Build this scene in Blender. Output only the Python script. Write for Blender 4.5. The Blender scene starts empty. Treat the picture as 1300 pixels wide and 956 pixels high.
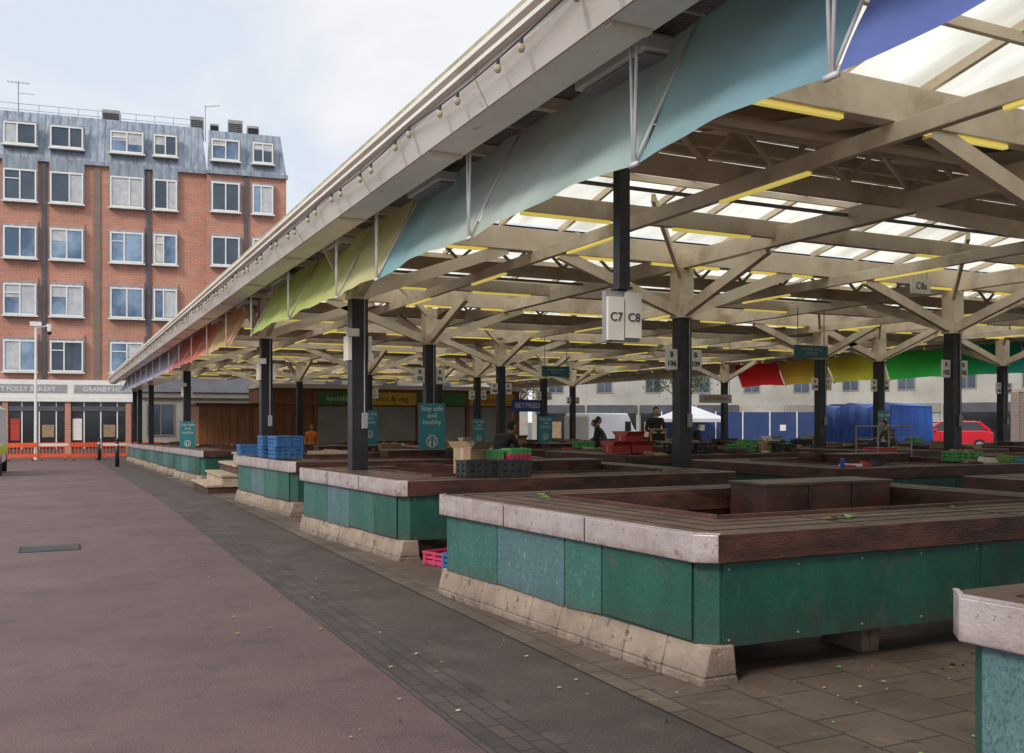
import bpy, math, random
from mathutils import Vector, Matrix, Quaternion
random.seed(7)
R=random.random
def U(a,b): return a+(b-a)*random.random()
D=bpy.data
COL=bpy.context.scene.collection

# ---------------------------------------------------------------- materials
def _n(nt,t,**k):
    n=nt.nodes.new(t)
    for a,b in k.items(): setattr(n,a,b)
    return n
def rgba(c): return (c[0],c[1],c[2],1)
MC={}
def mat(name,c1,c2=None,scale=3.0,rough=.6,metal=0.0,bump=.2,fine=40,stretch=(1,1,1),speck=None,speck_at=.62,spec_scale=25,speck_amt=1.0,
        brick=None,trans=0,emit=None,attr=False,wave=None,spec=.5,contrast=(.35,.65),rgain=.62,stain=None,grime=None):
    if name in MC: return MC[name]
    m=D.materials.new(name); m.use_nodes=True; nt=m.node_tree; L=nt.links
    bs=nt.nodes['Principled BSDF']; bs.inputs['Roughness'].default_value=rough; bs.inputs['Metallic'].default_value=metal
    bs.inputs['Specular IOR Level'].default_value=spec
    tc=_n(nt,'ShaderNodeTexCoord'); mp=_n(nt,'ShaderNodeMapping'); mp.inputs['Scale'].default_value=stretch
    L.new(tc.outputs['Object'],mp.inputs['Vector'])
    if c2 is None: c2=[x*.75 for x in c1]
    no=_n(nt,'ShaderNodeTexNoise'); no.inputs['Scale'].default_value=scale; no.inputs['Detail'].default_value=6; no.inputs['Roughness'].default_value=rgain
    L.new(mp.outputs[0],no.inputs['Vector'])
    rp=_n(nt,'ShaderNodeValToRGB'); rp.color_ramp.elements[0].position=contrast[0]; rp.color_ramp.elements[1].position=contrast[1]
    rp.color_ramp.elements[0].color=rgba(c1); rp.color_ramp.elements[1].color=rgba(c2)
    L.new(no.outputs['Fac'],rp.inputs[0]); out=rp.outputs[0]
    if attr:
        at=_n(nt,'ShaderNodeAttribute'); at.attribute_name='Col'
        mx=_n(nt,'ShaderNodeMix',data_type='RGBA',blend_type='MULTIPLY'); mx.inputs[0].default_value=1
        L.new(at.outputs['Color'],mx.inputs[6]); L.new(out,mx.inputs[7]); out=mx.outputs[2]
    if brick:
        sp=_n(nt,'ShaderNodeSeparateXYZ'); L.new(tc.outputs['Object'],sp.inputs[0])
        cb=_n(nt,'ShaderNodeCombineXYZ')
        if brick[6]=='v':
            ad=_n(nt,'ShaderNodeMath',operation='ADD'); L.new(sp.outputs[0],ad.inputs[0]); L.new(sp.outputs[1],ad.inputs[1])
            L.new(ad.outputs[0],cb.inputs[0]); L.new(sp.outputs[2],cb.inputs[1])
        else:
            L.new(sp.outputs[1],cb.inputs[0]); L.new(sp.outputs[0],cb.inputs[1])
        bk=_n(nt,'ShaderNodeTexBrick'); bk.inputs['Scale'].default_value=1
        bk.inputs['Brick Width'].default_value=brick[0]; bk.inputs['Row Height'].default_value=brick[1]
        bk.inputs['Mortar Size'].default_value=brick[2]; bk.inputs['Mortar'].default_value=rgba(brick[3])
        bk.inputs['Color1'].default_value=rgba(brick[4]); bk.inputs['Color2'].default_value=rgba(brick[5]); bk.inputs['Mortar Smooth'].default_value=.2
        L.new(cb.outputs[0],bk.inputs['Vector'])
        mx=_n(nt,'ShaderNodeMix',data_type='RGBA',blend_type='MULTIPLY'); mx.inputs[0].default_value=1
        L.new(bk.outputs['Color'],mx.inputs[6]); L.new(out,mx.inputs[7]); out=mx.outputs[2]
    def overlay(out,col,at,sc,wid=.05,amt=1.0,rg=.7):
        n2=_n(nt,'ShaderNodeTexNoise'); n2.inputs['Scale'].default_value=sc; n2.inputs['Detail'].default_value=5; n2.inputs['Roughness'].default_value=rg
        L.new(mp.outputs[0],n2.inputs['Vector'])
        r2=_n(nt,'ShaderNodeValToRGB'); r2.color_ramp.elements[0].position=at; r2.color_ramp.elements[1].position=min(1,at+wid)
        r2.color_ramp.elements[0].color=(0,0,0,1); r2.color_ramp.elements[1].color=(amt,amt,amt,1)
        L.new(n2.outputs['Fac'],r2.inputs[0])
        mx=_n(nt,'ShaderNodeMix',data_type='RGBA'); L.new(r2.outputs[0],mx.inputs[0]); L.new(out,mx.inputs[6]); mx.inputs[7].default_value=rgba(col); return mx.outputs[2]
    if stain:
        sts=stain if isinstance(stain,list) else [stain]
        for q in sts: out=overlay(out,q[0],q[1],q[2],q[3],q[4],.6)
    if speck: out=overlay(out,speck,speck_at,spec_scale,.06,speck_amt)
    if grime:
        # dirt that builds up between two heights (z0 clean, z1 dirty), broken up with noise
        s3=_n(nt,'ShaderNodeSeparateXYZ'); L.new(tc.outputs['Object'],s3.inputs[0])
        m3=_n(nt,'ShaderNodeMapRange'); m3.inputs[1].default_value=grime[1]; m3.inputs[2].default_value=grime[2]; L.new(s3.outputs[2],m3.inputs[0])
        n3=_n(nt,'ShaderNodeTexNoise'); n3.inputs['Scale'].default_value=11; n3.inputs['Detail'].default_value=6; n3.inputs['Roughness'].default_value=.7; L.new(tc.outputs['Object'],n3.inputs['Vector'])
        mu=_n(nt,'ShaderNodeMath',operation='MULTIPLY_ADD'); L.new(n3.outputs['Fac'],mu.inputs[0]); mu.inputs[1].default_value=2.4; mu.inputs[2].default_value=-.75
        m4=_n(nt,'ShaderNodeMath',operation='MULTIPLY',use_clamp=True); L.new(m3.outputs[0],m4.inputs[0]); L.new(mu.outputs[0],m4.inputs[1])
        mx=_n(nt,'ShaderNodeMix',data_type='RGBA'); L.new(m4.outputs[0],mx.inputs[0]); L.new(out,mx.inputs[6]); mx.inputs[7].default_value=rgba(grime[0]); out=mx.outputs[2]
    L.new(out,bs.inputs['Base Color'])
    nf=_n(nt,'ShaderNodeTexNoise'); nf.inputs['Scale'].default_value=fine; nf.inputs['Detail'].default_value=4
    L.new(mp.outputs[0],nf.inputs['Vector'])
    bp=_n(nt,'ShaderNodeBump'); bp.inputs['Strength'].default_value=bump; bp.inputs['Distance'].default_value=.01
    L.new(nf.outputs['Fac'],bp.inputs['Height']); L.new(bp.outputs[0],bs.inputs['Normal'])
    if wave:
        wv=_n(nt,'ShaderNodeTexWave'); wv.bands_direction=wave[0]; wv.inputs['Scale'].default_value=wave[1]; wv.inputs['Distortion'].default_value=0
        L.new(tc.outputs['Object'],wv.inputs['Vector'])
        b2=_n(nt,'ShaderNodeBump'); b2.inputs['Strength'].default_value=1; b2.inputs['Distance'].default_value=wave[2]
        L.new(wv.outputs['Fac'],b2.inputs['Height']); L.new(bp.outputs[0],b2.inputs['Normal']); L.new(b2.outputs[0],bs.inputs['Normal'])
    if rough>.25 and metal<.9:
        mr=_n(nt,'ShaderNodeMapRange'); mr.inputs[3].default_value=max(.1,rough-.15); mr.inputs[4].default_value=min(1,rough+.15)
        L.new(no.outputs['Fac'],mr.inputs[0]); L.new(mr.outputs[0],bs.inputs['Roughness'])
    if emit:
        bs.inputs['Emission Color'].default_value=rgba(emit[0]); bs.inputs['Emission Strength'].default_value=emit[1]
        m.cycles.emission_sampling='NONE'
    if trans:
        tr=_n(nt,'ShaderNodeBsdfTranslucent'); L.new(out,tr.inputs['Color']); ms=_n(nt,'ShaderNodeMixShader'); ms.inputs[0].default_value=trans
        L.new(bs.outputs[0],ms.inputs[1]); L.new(tr.outputs[0],ms.inputs[2]); L.new(ms.outputs[0],nt.nodes['Material Output'].inputs['Surface'])
    MC[name]=m; return m

M=dict(
 red_asphalt=mat('red_asphalt',(.120,.070,.066),(.088,.053,.052),.8,.75,bump=.9,fine=70,speck=(.23,.17,.15),speck_at=.61,spec_scale=48,speck_amt=.8,stain=[((.050,.038,.037),.55,3.2,.12,.4),((.15,.10,.09),.58,1.5,.15,.4),((.045,.033,.032),.60,.5,.1,.3)]),
 dark_asphalt=mat('dark_asphalt',(.078,.058,.049),(.050,.038,.033),1.1,.62,bump=.9,fine=70,speck=(.17,.14,.12),speck_at=.62,spec_scale=48,stain=[((.11,.085,.07),.55,2.3,.15,.5),((.03,.025,.022),.60,4,.1,.5)]),
 asphalt=mat('asphalt',(.07,.07,.07),(.05,.05,.05),.5,.85,bump=.4,fine=60),
 setts=mat('stone_setts',(1,1,1),(.6,.6,.6),1.2,.7,brick=(.2,.1,.007,(.034,.028,.025),(.100,.074,.064),(.062,.047,.041),'h'),bump=.4,stain=((.05,.038,.033),.55,2.2,.15,.4)),
 slabs=mat('paving_slabs',(1,1,1),(.55,.52,.48),1.1,.7,brick=(.45,.45,.007,(.04,.031,.026),(.175,.13,.10),(.135,.10,.078),'h'),bump=.4,speck=(.055,.042,.034),speck_at=.60,spec_scale=9,stain=[((.055,.042,.034),.48,.8,.25,.65),((.24,.19,.145),.62,5,.08,.5)]),
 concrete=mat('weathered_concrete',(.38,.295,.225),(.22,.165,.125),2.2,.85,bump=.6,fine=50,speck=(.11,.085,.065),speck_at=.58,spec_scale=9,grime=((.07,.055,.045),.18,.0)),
 top=mat('worn_counter_board',(.155,.088,.062),(.070,.038,.027),2.0,.42,bump=.6,fine=30,stretch=(1,2.5,1),speck=(.30,.22,.17),speck_at=.64,spec_scale=12,speck_amt=.8,stain=[((.035,.024,.018),.5,1.1,.15,.7),((.21,.14,.10),.6,4,.08,.6)]),
 edge=mat('stained_timber_edge',(.12,.043,.028),(.040,.018,.014),3,.45,bump=.6,fine=30,stretch=(1,1,3),speck=(.25,.15,.11),speck_at=.64,spec_scale=14,speck_amt=.8,stain=((.02,.013,.011),.52,2.2,.1,.7)),
 inner=mat('inner_timber',(.12,.048,.034),(.045,.02,.016),3,.6,bump=.3,speck=(.2,.13,.1),speck_at=.63,spec_scale=9,speck_amt=.7,stain=((.02,.014,.012),.52,1.6,.12,.6)),
 metal=mat('aluminium_edging',(.56,.49,.48),(.42,.35,.34),4,.42,.3,bump=.3,fine=60,speck=(.24,.15,.115),speck_at=.60,spec_scale=30,speck_amt=.7,stain=[((.30,.19,.15),.54,2.5,.14,.6),((.16,.10,.075),.62,7,.08,.6)],grime=((.16,.10,.08),.81,.74)),
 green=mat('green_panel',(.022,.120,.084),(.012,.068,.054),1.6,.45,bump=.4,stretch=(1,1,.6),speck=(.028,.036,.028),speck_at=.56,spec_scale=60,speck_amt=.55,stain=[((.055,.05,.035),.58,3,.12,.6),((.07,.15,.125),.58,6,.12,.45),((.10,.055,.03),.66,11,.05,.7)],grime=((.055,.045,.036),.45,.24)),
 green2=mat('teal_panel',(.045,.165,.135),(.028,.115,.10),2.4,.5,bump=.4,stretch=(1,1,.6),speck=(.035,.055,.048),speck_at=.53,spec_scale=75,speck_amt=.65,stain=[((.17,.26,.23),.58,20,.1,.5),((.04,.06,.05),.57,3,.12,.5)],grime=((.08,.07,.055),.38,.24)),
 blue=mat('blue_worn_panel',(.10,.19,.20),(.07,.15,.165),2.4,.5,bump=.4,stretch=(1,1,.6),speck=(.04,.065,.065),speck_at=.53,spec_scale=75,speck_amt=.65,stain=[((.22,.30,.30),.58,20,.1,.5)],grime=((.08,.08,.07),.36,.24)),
 dark=mat('dark_void',(.02,.018,.016),(.012,.011,.01),2,.9),
 black=mat('black_paint',(.020,.020,.026),(.012,.012,.015),3,.4,bump=.1,speck=(.09,.06,.045),speck_at=.66),
 cream=mat('cream_paint',(.84,.75,.60),(.66,.56,.42),1.6,.55,bump=.15,speck=(.32,.24,.15),speck_at=.65,spec_scale=10,speck_amt=.8,stain=((.40,.31,.20),.54,1.6,.2,.6)),
 cream2=mat('cream_fascia',(.90,.86,.80),(.76,.70,.62),.9,.55,bump=.15,stretch=(1,.6,3),speck=(.42,.38,.27),speck_at=.64,spec_scale=8,speck_amt=.7,stain=((.52,.47,.34),.57,1.4,.2,.45)),
 mossy=mat('mossy_trim',(.54,.50,.38),(.30,.31,.17),3,.8,bump=.4),
 soffit=mat('corrugated_soffit',(.34,.34,.35),(.24,.24,.25),2,.6,wave=('Y',9,.02)),
 ply=mat('plywood_deck',(.50,.30,.16),(.30,.17,.09),1.3,.65,bump=.2,stretch=(3,.6,1)),
 greydeck=mat('grey_deck',(.36,.32,.28),(.24,.21,.18),1.3,.7,wave=('X',6,.02)),
 yellow=mat('yellow_light_batten',(.9,.76,.2),(.85,.68,.16),2,.5,emit=((1,.82,.18),.45)),
 white=mat('white_paint',(.80,.79,.76),(.70,.69,.66),3,.45,bump=.05),
 frame=mat('dull_window_frame',(.30,.28,.26),(.24,.22,.2),3,.5,bump=.05),
 signwhite=mat('sign_white',(.80,.76,.68),(.68,.63,.56),5,.5,bump=.05,speck=(.4,.3,.2),speck_at=.7,spec_scale=15),
 pipe=mat('white_steel_tube',(.82,.82,.82),(.70,.69,.68),6,.35,bump=.05),
 fabric=mat('banner_fabric',(1,1,1),(.82,.82,.83),1.4,.85,bump=.3,fine=5,attr=True,trans=.4,spec=.1,contrast=(.3,.7),stain=((.34,.37,.34),.60,1.1,.2,.3)),
 brick=mat('red_brick',(1,1,1),(.80,.76,.74),.35,.85,brick=(.45,.15,.012,(.52,.40,.34),(.56,.26,.18),(.47,.21,.15),'v'),bump=.2,stain=((.40,.23,.18),.56,.6,.12,.4)),
 brick2=mat('brown_brick',(1,1,1),(.8,.8,.8),.4,.85,brick=(.45,.15,.012,(.26,.23,.20),(.24,.18,.145),(.20,.15,.125),'v'),bump=.2),
 lead=mat('lead_cladding',(.32,.37,.44),(.16,.19,.24),1.2,.5,.1,bump=.2,stretch=(3,3,.4),stain=((.44,.49,.55),.58,2.5,.1,.5)),
 glass=mat('window_glass',(.30,.41,.54),(.09,.14,.22),.3,.08,.5,bump=.02,contrast=(.40,.58)),
 glass2=mat('window_glass_dark',(.10,.13,.17),(.05,.07,.10),.3,.08,.3,bump=.02),
 darkglass=mat('shop_glass',(.03,.035,.04),(.02,.02,.025),.5,.08,.1,bump=.02),
 blind=mat('window_blind',(.66,.68,.70),(.48,.5,.54),2,.7,wave=('X',5,.02)),
 grey=mat('grey_plastic',(.35,.35,.36),(.25,.25,.26),4,.6),
 shutter=mat('roller_shutter',(.50,.50,.48),(.38,.38,.37),1,.5,.2,wave=('Z',6,.02)),
 woodpanel=mat('varnished_timber',(.30,.12,.045),(.18,.07,.03),1.4,.5,stretch=(3,3,.4)),
 orange=mat('orange_plastic',(.9,.14,.04),(.75,.10,.03),3,.5),
 hivis=mat('hivis_fabric',(.9,.25,.03),(.75,.2,.02),3,.7),
 tealsign=mat('teal_sign',(.045,.27,.31),(.035,.22,.26),2,.45,bump=.03),
 greensign=mat('green_sign',(.07,.26,.07),(.05,.2,.05),2,.5),
 yellowsign=mat('yellow_sign',(.8,.55,.06),(.65,.42,.05),2,.5),
 bluesign=mat('blue_sign',(.03,.10,.55),(.02,.07,.45),2,.4),
 bluetarp=mat('blue_tarpaulin',(.02,.10,.42),(.012,.05,.24),.9,.45,bump=.8,fine=5),
 hoard=mat('blue_hoarding',(.03,.06,.19),(.02,.045,.13),1,.5,wave=('X',3,.02)),
 bluecrate=mat('blue_plastic',(.05,.17,.38),(.03,.12,.30),5,.5),
 greencrate=mat('green_plastic',(.10,.38,.12),(.06,.28,.08),5,.5),
 pinkcrate=mat('pink_card',(.60,.05,.14),(.45,.03,.10),5,.6),
 redbox=mat('red_card',(.50,.05,.04),(.36,.03,.03),5,.6),
 card=mat('cardboard',(.36,.25,.15),(.26,.17,.1),4,.8),
 blackcrate=mat('black_plastic',(.03,.03,.032),(.02,.02,.022),5,.5),
 stepwood=mat('step_timber',(.50,.40,.29),(.33,.25,.17),3,.7,stretch=(3,1,1)),
 carred=mat('red_car_paint',(.70,.012,.03),(.6,.01,.022),1,.2,.1,bump=0),
 vanwhite=mat('van_paint',(.75,.76,.76),(.68,.69,.7),1,.25,bump=0),
 hiyel=mat('fluorescent_yellow',(.6,.8,.05),(.5,.7,.04),1,.4,bump=0),
 rubber=mat('tyre_rubber',(.02,.02,.02),(.015,.015,.015),3,.8),
 skin=mat('skin',(.55,.33,.24),(.48,.28,.2),6,.55,bump=.05),
 hair=mat('dark_hair',(.03,.02,.015),(.02,.013,.01),20,.6),
 coat=mat('black_coat',(.025,.026,.032),(.016,.016,.02),6,.8),
 coat2=mat('grey_jacket',(.14,.14,.16),(.09,.09,.1),6,.8),
 coat3=mat('olive_jacket',(.16,.14,.09),(.1,.09,.06),6,.8),
 jeans=mat('denim',(.05,.07,.12),(.03,.045,.08),8,.85),
 shoe=mat('shoe_leather',(.03,.025,.02),(.02,.018,.015),6,.5),
 eye=mat('eye_dark',(.01,.01,.01),(.01,.01,.01),1,.2,bump=0),
 lip=mat('lip',(.35,.13,.11),(.3,.11,.1),1,.5,bump=0),
 bulb=mat('lamp_bulb_glass',(.50,.44,.32),(.4,.35,.24),3,.15,bump=0),
 leaf=mat('leafy_green',(.20,.40,.06),(.08,.2,.03),20,.6),
 foliage=mat('tree_foliage',(.075,.13,.03),(.035,.07,.018),2,.7),
 bark=mat('tree_bark',(.12,.09,.06),(.07,.05,.035),6,.9,bump=.6),
 render=mat('cream_render',(.46,.44,.40),(.36,.34,.30),.4,.8,bump=.1,stain=((.26,.24,.21),.56,1.2,.15,.5)),
 slate=mat('slate_roof',(.10,.10,.12),(.07,.07,.08),1,.7),
 tarwhite=mat('white_canvas',(.8,.8,.8),(.7,.7,.72),1,.8,trans=.3),
)
def skylight_mat():
    m=D.materials.new('translucent_roof_sheet'); m.use_nodes=True; nt=m.node_tree; L=nt.links; nt.nodes.clear()
    o=_n(nt,'ShaderNodeOutputMaterial'); tl=_n(nt,'ShaderNodeBsdfTranslucent'); tp=_n(nt,'ShaderNodeBsdfTransparent'); df=_n(nt,'ShaderNodeBsdfDiffuse')
    tc=_n(nt,'ShaderNodeTexCoord'); no=_n(nt,'ShaderNodeTexNoise'); no.inputs['Scale'].default_value=1.1; no.inputs['Detail'].default_value=5
    mp=_n(nt,'ShaderNodeMapping'); mp.inputs['Scale'].default_value=(2,.5,1); L.new(tc.outputs['Object'],mp.inputs[0]); L.new(mp.outputs[0],no.inputs['Vector'])
    rp=_n(nt,'ShaderNodeValToRGB'); rp.color_ramp.elements[0].position=.35; rp.color_ramp.elements[1].position=.6
    rp.color_ramp.elements[0].color=(.52,.49,.39,1); rp.color_ramp.elements[1].color=(.82,.80,.71,1)
    L.new(no.outputs['Fac'],rp.inputs[0]); L.new(rp.outputs[0],tl.inputs['Color']); tp.inputs[0].default_value=(.70,.70,.67,1); df.inputs[0].default_value=(.8,.8,.76,1)
    m1=_n(nt,'ShaderNodeMixShader'); m1.inputs[0].default_value=.2; L.new(tl.outputs[0],m1.inputs[1]); L.new(tp.outputs[0],m1.inputs[2])
    m2=_n(nt,'ShaderNodeMixShader'); m2.inputs[0].default_value=.05; L.new(m1.outputs[0],m2.inputs[1]); L.new(df.outputs[0],m2.inputs[2]); L.new(m2.outputs[0],o.inputs[0])
    return m
M['sky_sheet']=skylight_mat()

# ---------------------------------------------------------------- mesh builder
def empty(name,loc=(0,0,0),rz=0,parent=None):
    e=D.objects.new(name,None); COL.objects.link(e); e.location=loc; e.rotation_euler=(0,0,rz); e.empty_display_size=.1
    if parent: e.parent=parent
    return e
class B:
    def __init__(s): s.v=[];s.f=[];s.m=[];s.mats=[]
    def mi(s,k):
        if k not in s.mats: s.mats.append(k)
        return s.mats.index(k)
    def face(s,pts,k):
        i=len(s.v); s.v+= [tuple(p) for p in pts]; s.f.append(tuple(range(i,i+len(pts)))); s.m.append(s.mi(k))
    def hexa(s,p,k):
        i=len(s.v); s.v+=[tuple(q) for q in p]; mm=s.mi(k)
        for f in ((0,3,2,1),(4,5,6,7),(0,1,5,4),(1,2,6,5),(2,3,7,6),(3,0,4,7)):
            s.f.append(tuple(i+j for j in f)); s.m.append(mm)
    def box(s,x0,x1,y0,y1,z0,z1,k):
        s.hexa([(x0,y0,z0),(x1,y0,z0),(x1,y1,z0),(x0,y1,z0),(x0,y0,z1),(x1,y0,z1),(x1,y1,z1),(x0,y1,z1)],k)
    def beam(s,p,q,w,h,k,up=(0,0,1)):
        p=Vector(p);q=Vector(q);d=(q-p).normalized(); u=Vector(up)
        if abs(d.dot(u))>.98: u=Vector((0,1,0))
        a=d.cross(u).normalized()*w/2; b=a.cross(d).normalized()*h/2
        s.hexa([p-a-b,p+a-b,q+a-b,q-a-b,p-a+b,p+a+b,q+a+b,q-a+b],k)
    def cyl(s,p,q,r,k,n=8,r2=None,cap=True):
        p=Vector(p);q=Vector(q);d=(q-p).normalized();u=Vector((0,0,1)) if abs(d.z)<.95 else Vector((1,0,0))
        a=d.cross(u).normalized(); b=d.cross(a); r2=r if r2 is None else r2; i=len(s.v); mm=s.mi(k)
        for j in range(n):
            t=2*math.pi*j/n; s.v.append(tuple(p+(a*math.cos(t)+b*math.sin(t))*r))
        for j in range(n):
            t=2*math.pi*j/n; s.v.append(tuple(q+(a*math.cos(t)+b*math.sin(t))*r2))
        for j in range(n):
            s.f.append((i+j,i+(j+1)%n,i+n+(j+1)%n,i+n+j)); s.m.append(mm)
        if cap:
            s.f.append(tuple(i+j for j in range(n))[::-1]); s.m.append(mm); s.f.append(tuple(i+n+j for j in range(n))); s.m.append(mm)
    def ball(s,c,r,k,n=8,sz=(1,1,1)):
        i=len(s.v); mm=s.mi(k); m=n//2+1
        for a in range(m+1):
            ph=math.pi*a/m
            for b in range(n):
                t=2*math.pi*b/n; s.v.append((c[0]+r*sz[0]*math.sin(ph)*math.cos(t),c[1]+r*sz[1]*math.sin(ph)*math.sin(t),c[2]+r*sz[2]*math.cos(ph)))
        for a in range(m):
            for b in range(n):
                s.f.append((i+a*n+b,i+(a+1)*n+b,i+(a+1)*n+(b+1)%n,i+a*n+(b+1)%n)); s.m.append(mm)
    def extr(s,prof,axis,a0,a1,k,kend=None):
        n=len(prof)
        def P(p,a): return (a,p[0],p[1]) if axis=='x' else (p[0],a,p[1])
        i=len(s.v); s.v+=[P(p,a0) for p in prof]+[P(p,a1) for p in prof]
        for j in range(n): s.f.append((i+j,i+(j+1)%n,i+n+(j+1)%n,i+n+j)); s.m.append(s.mi(k))
        e=kend or k
        s.f.append(tuple(range(i,i+n))[::-1]); s.m.append(s.mi(e)); s.f.append(tuple(range(i+n,i+2*n))); s.m.append(s.mi(e))
    def make(s,name,parent=None,loc=(0,0,0),rz=0,bevel=0,smooth=False,merge=False):
        me=D.meshes.new(name); me.from_pydata(s.v,[],s.f)
        for k in s.mats: me.materials.append(M[k])
        me.polygons.foreach_set('material_index',s.m)
        if smooth: me.polygons.foreach_set('use_smooth',[True]*len(s.f))
        me.update()
        import bmesh
        bm=bmesh.new(); bm.from_mesh(me)
        if merge: bmesh.ops.remove_doubles(bm,verts=bm.verts,dist=.0005)
        bmesh.ops.recalc_face_normals(bm,faces=bm.faces); bm.to_mesh(me); bm.free()
        o=D.objects.new(name,me); COL.objects.link(o); o.location=loc; o.rotation_euler=(0,0,rz)
        if parent: o.parent=parent
        if bevel:
            md=o.modifiers.new('bev','BEVEL'); md.width=bevel; md.segments=2; md.limit_method='ANGLE'
        return o
def text(body,size,loc,k,parent,rz=0,align='CENTER',bold=0):
    c=D.curves.new('lettering','FONT'); c.body=body; c.size=size; c.align_x=align; c.align_y='CENTER'; c.extrude=.002; c.offset=bold
    c.materials.append(M[k]); o=D.objects.new('lettering',c); COL.objects.link(o)
    o.location=loc; o.rotation_euler=(math.radians(90),0,rz); o.parent=parent; return o

def gz(y):
    if y<20: return 0.0
    if y>62: return -.62
    return -.62*(y-20)/42

# ---------------------------------------------------------------- ground
def strip(name,x0,x1,y0,y1,k,lift):
    b=B(); ys=[y0]+[t for t in (20,62) if y0<t<y1]+[y1]
    for a,c in zip(ys[:-1],ys[1:]):
        b.face([(x0,a,gz(a)+lift),(x1,a,gz(a)+lift),(x1,c,gz(c)+lift),(x0,c,gz(c)+lift)],k)
    return b.make(name)
strip('ground',-900,900,-300,1500,'asphalt',0)
strip('road',-14,1.86,-25,75,'red_asphalt',.004)
strip('sett_paving_band',1.86,2.28,-25,62,'setts',.008)
strip('pavement',2.28,3.62,-25,62,'dark_asphalt',.004)
strip('market_floor',3.0,30,-25,61,'slabs',.012)
b=B(); b.box(-.35,.35,-.3,.3,0,.003,'dark')
for i in range(8): b.box(-.32,.32,-.27+i*.07,-.22+i*.07,.0035,.005,'asphalt')
b.make('manhole_cover',loc=(-.1,13.2,.005))
b=B()
for i in range(110):
    x=U(1,3.3);y=U(2.5,20);s=U(.008,.03)
    b.face([(x,y,.014),(x+s,y+s*.3,.015),(x+s*.8,y+s,.018),(x-s*.1,y+s*.8,.014)],random.choice(['card','leaf','stepwood','card','dark','dark']))
for i in range(220):
    x=U(3.6,9);y=U(2.7,4.6)+random.choice([0,5.6]);s=U(.01,.04)
    b.face([(x,y,.018),(x+s,y+s*.3,.019),(x+s*.8,y+s,.024),(x-s*.1,y+s*.8,.018)],random.choice(['card','leaf','dark','dark','stepwood']))
b.make('litter_scraps')

# ---------------------------------------------------------------- stalls
def inset(c,w):
    n=len(c);out=[]
    for i in range(n):
        p0=Vector(c[i-1]);p=Vector(c[i]);p1=Vector(c[(i+1)%n])
        d0=(p-p0).normalized();d1=(p1-p).normalized()
        n0=Vector((-d0.y,d0.x));n1=Vector((-d1.y,d1.x))
        k=(n0+n1); k=k/(k.dot(n0)); out.append(p+k*w)
    return out
def cham(c,ch):
    out=[];n=len(c)
    for i in range(n):
        p0=Vector(c[i-1]);p=Vector(c[i]);p1=Vector(c[(i+1)%n])
        out.append(p+(p0-p).normalized()*ch); out.append(p+(p1-p).normalized()*ch)
    return out
def ring(b,po,pi,z0,z1,ko,ki,kt,kb,special=None):
    n=len(po)
    for i in range(n):
        j=(i+1)%n
        k=special[i] if special and i in special else ko
        b.face([(*po[i],z0),(*po[j],z0),(*po[j],z1),(*po[i],z1)],k)
        b.face([(*pi[j],z0),(*pi[i],z0),(*pi[i],z1),(*pi[j],z1)],ki)
        b.face([(*po[i],z1),(*po[j],z1),(*pi[j],z1),(*pi[i],z1)],kt)
        b.face([(*po[j],z0),(*po[i],z0),(*pi[i],z0),(*pi[j],z0)],kb)
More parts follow.
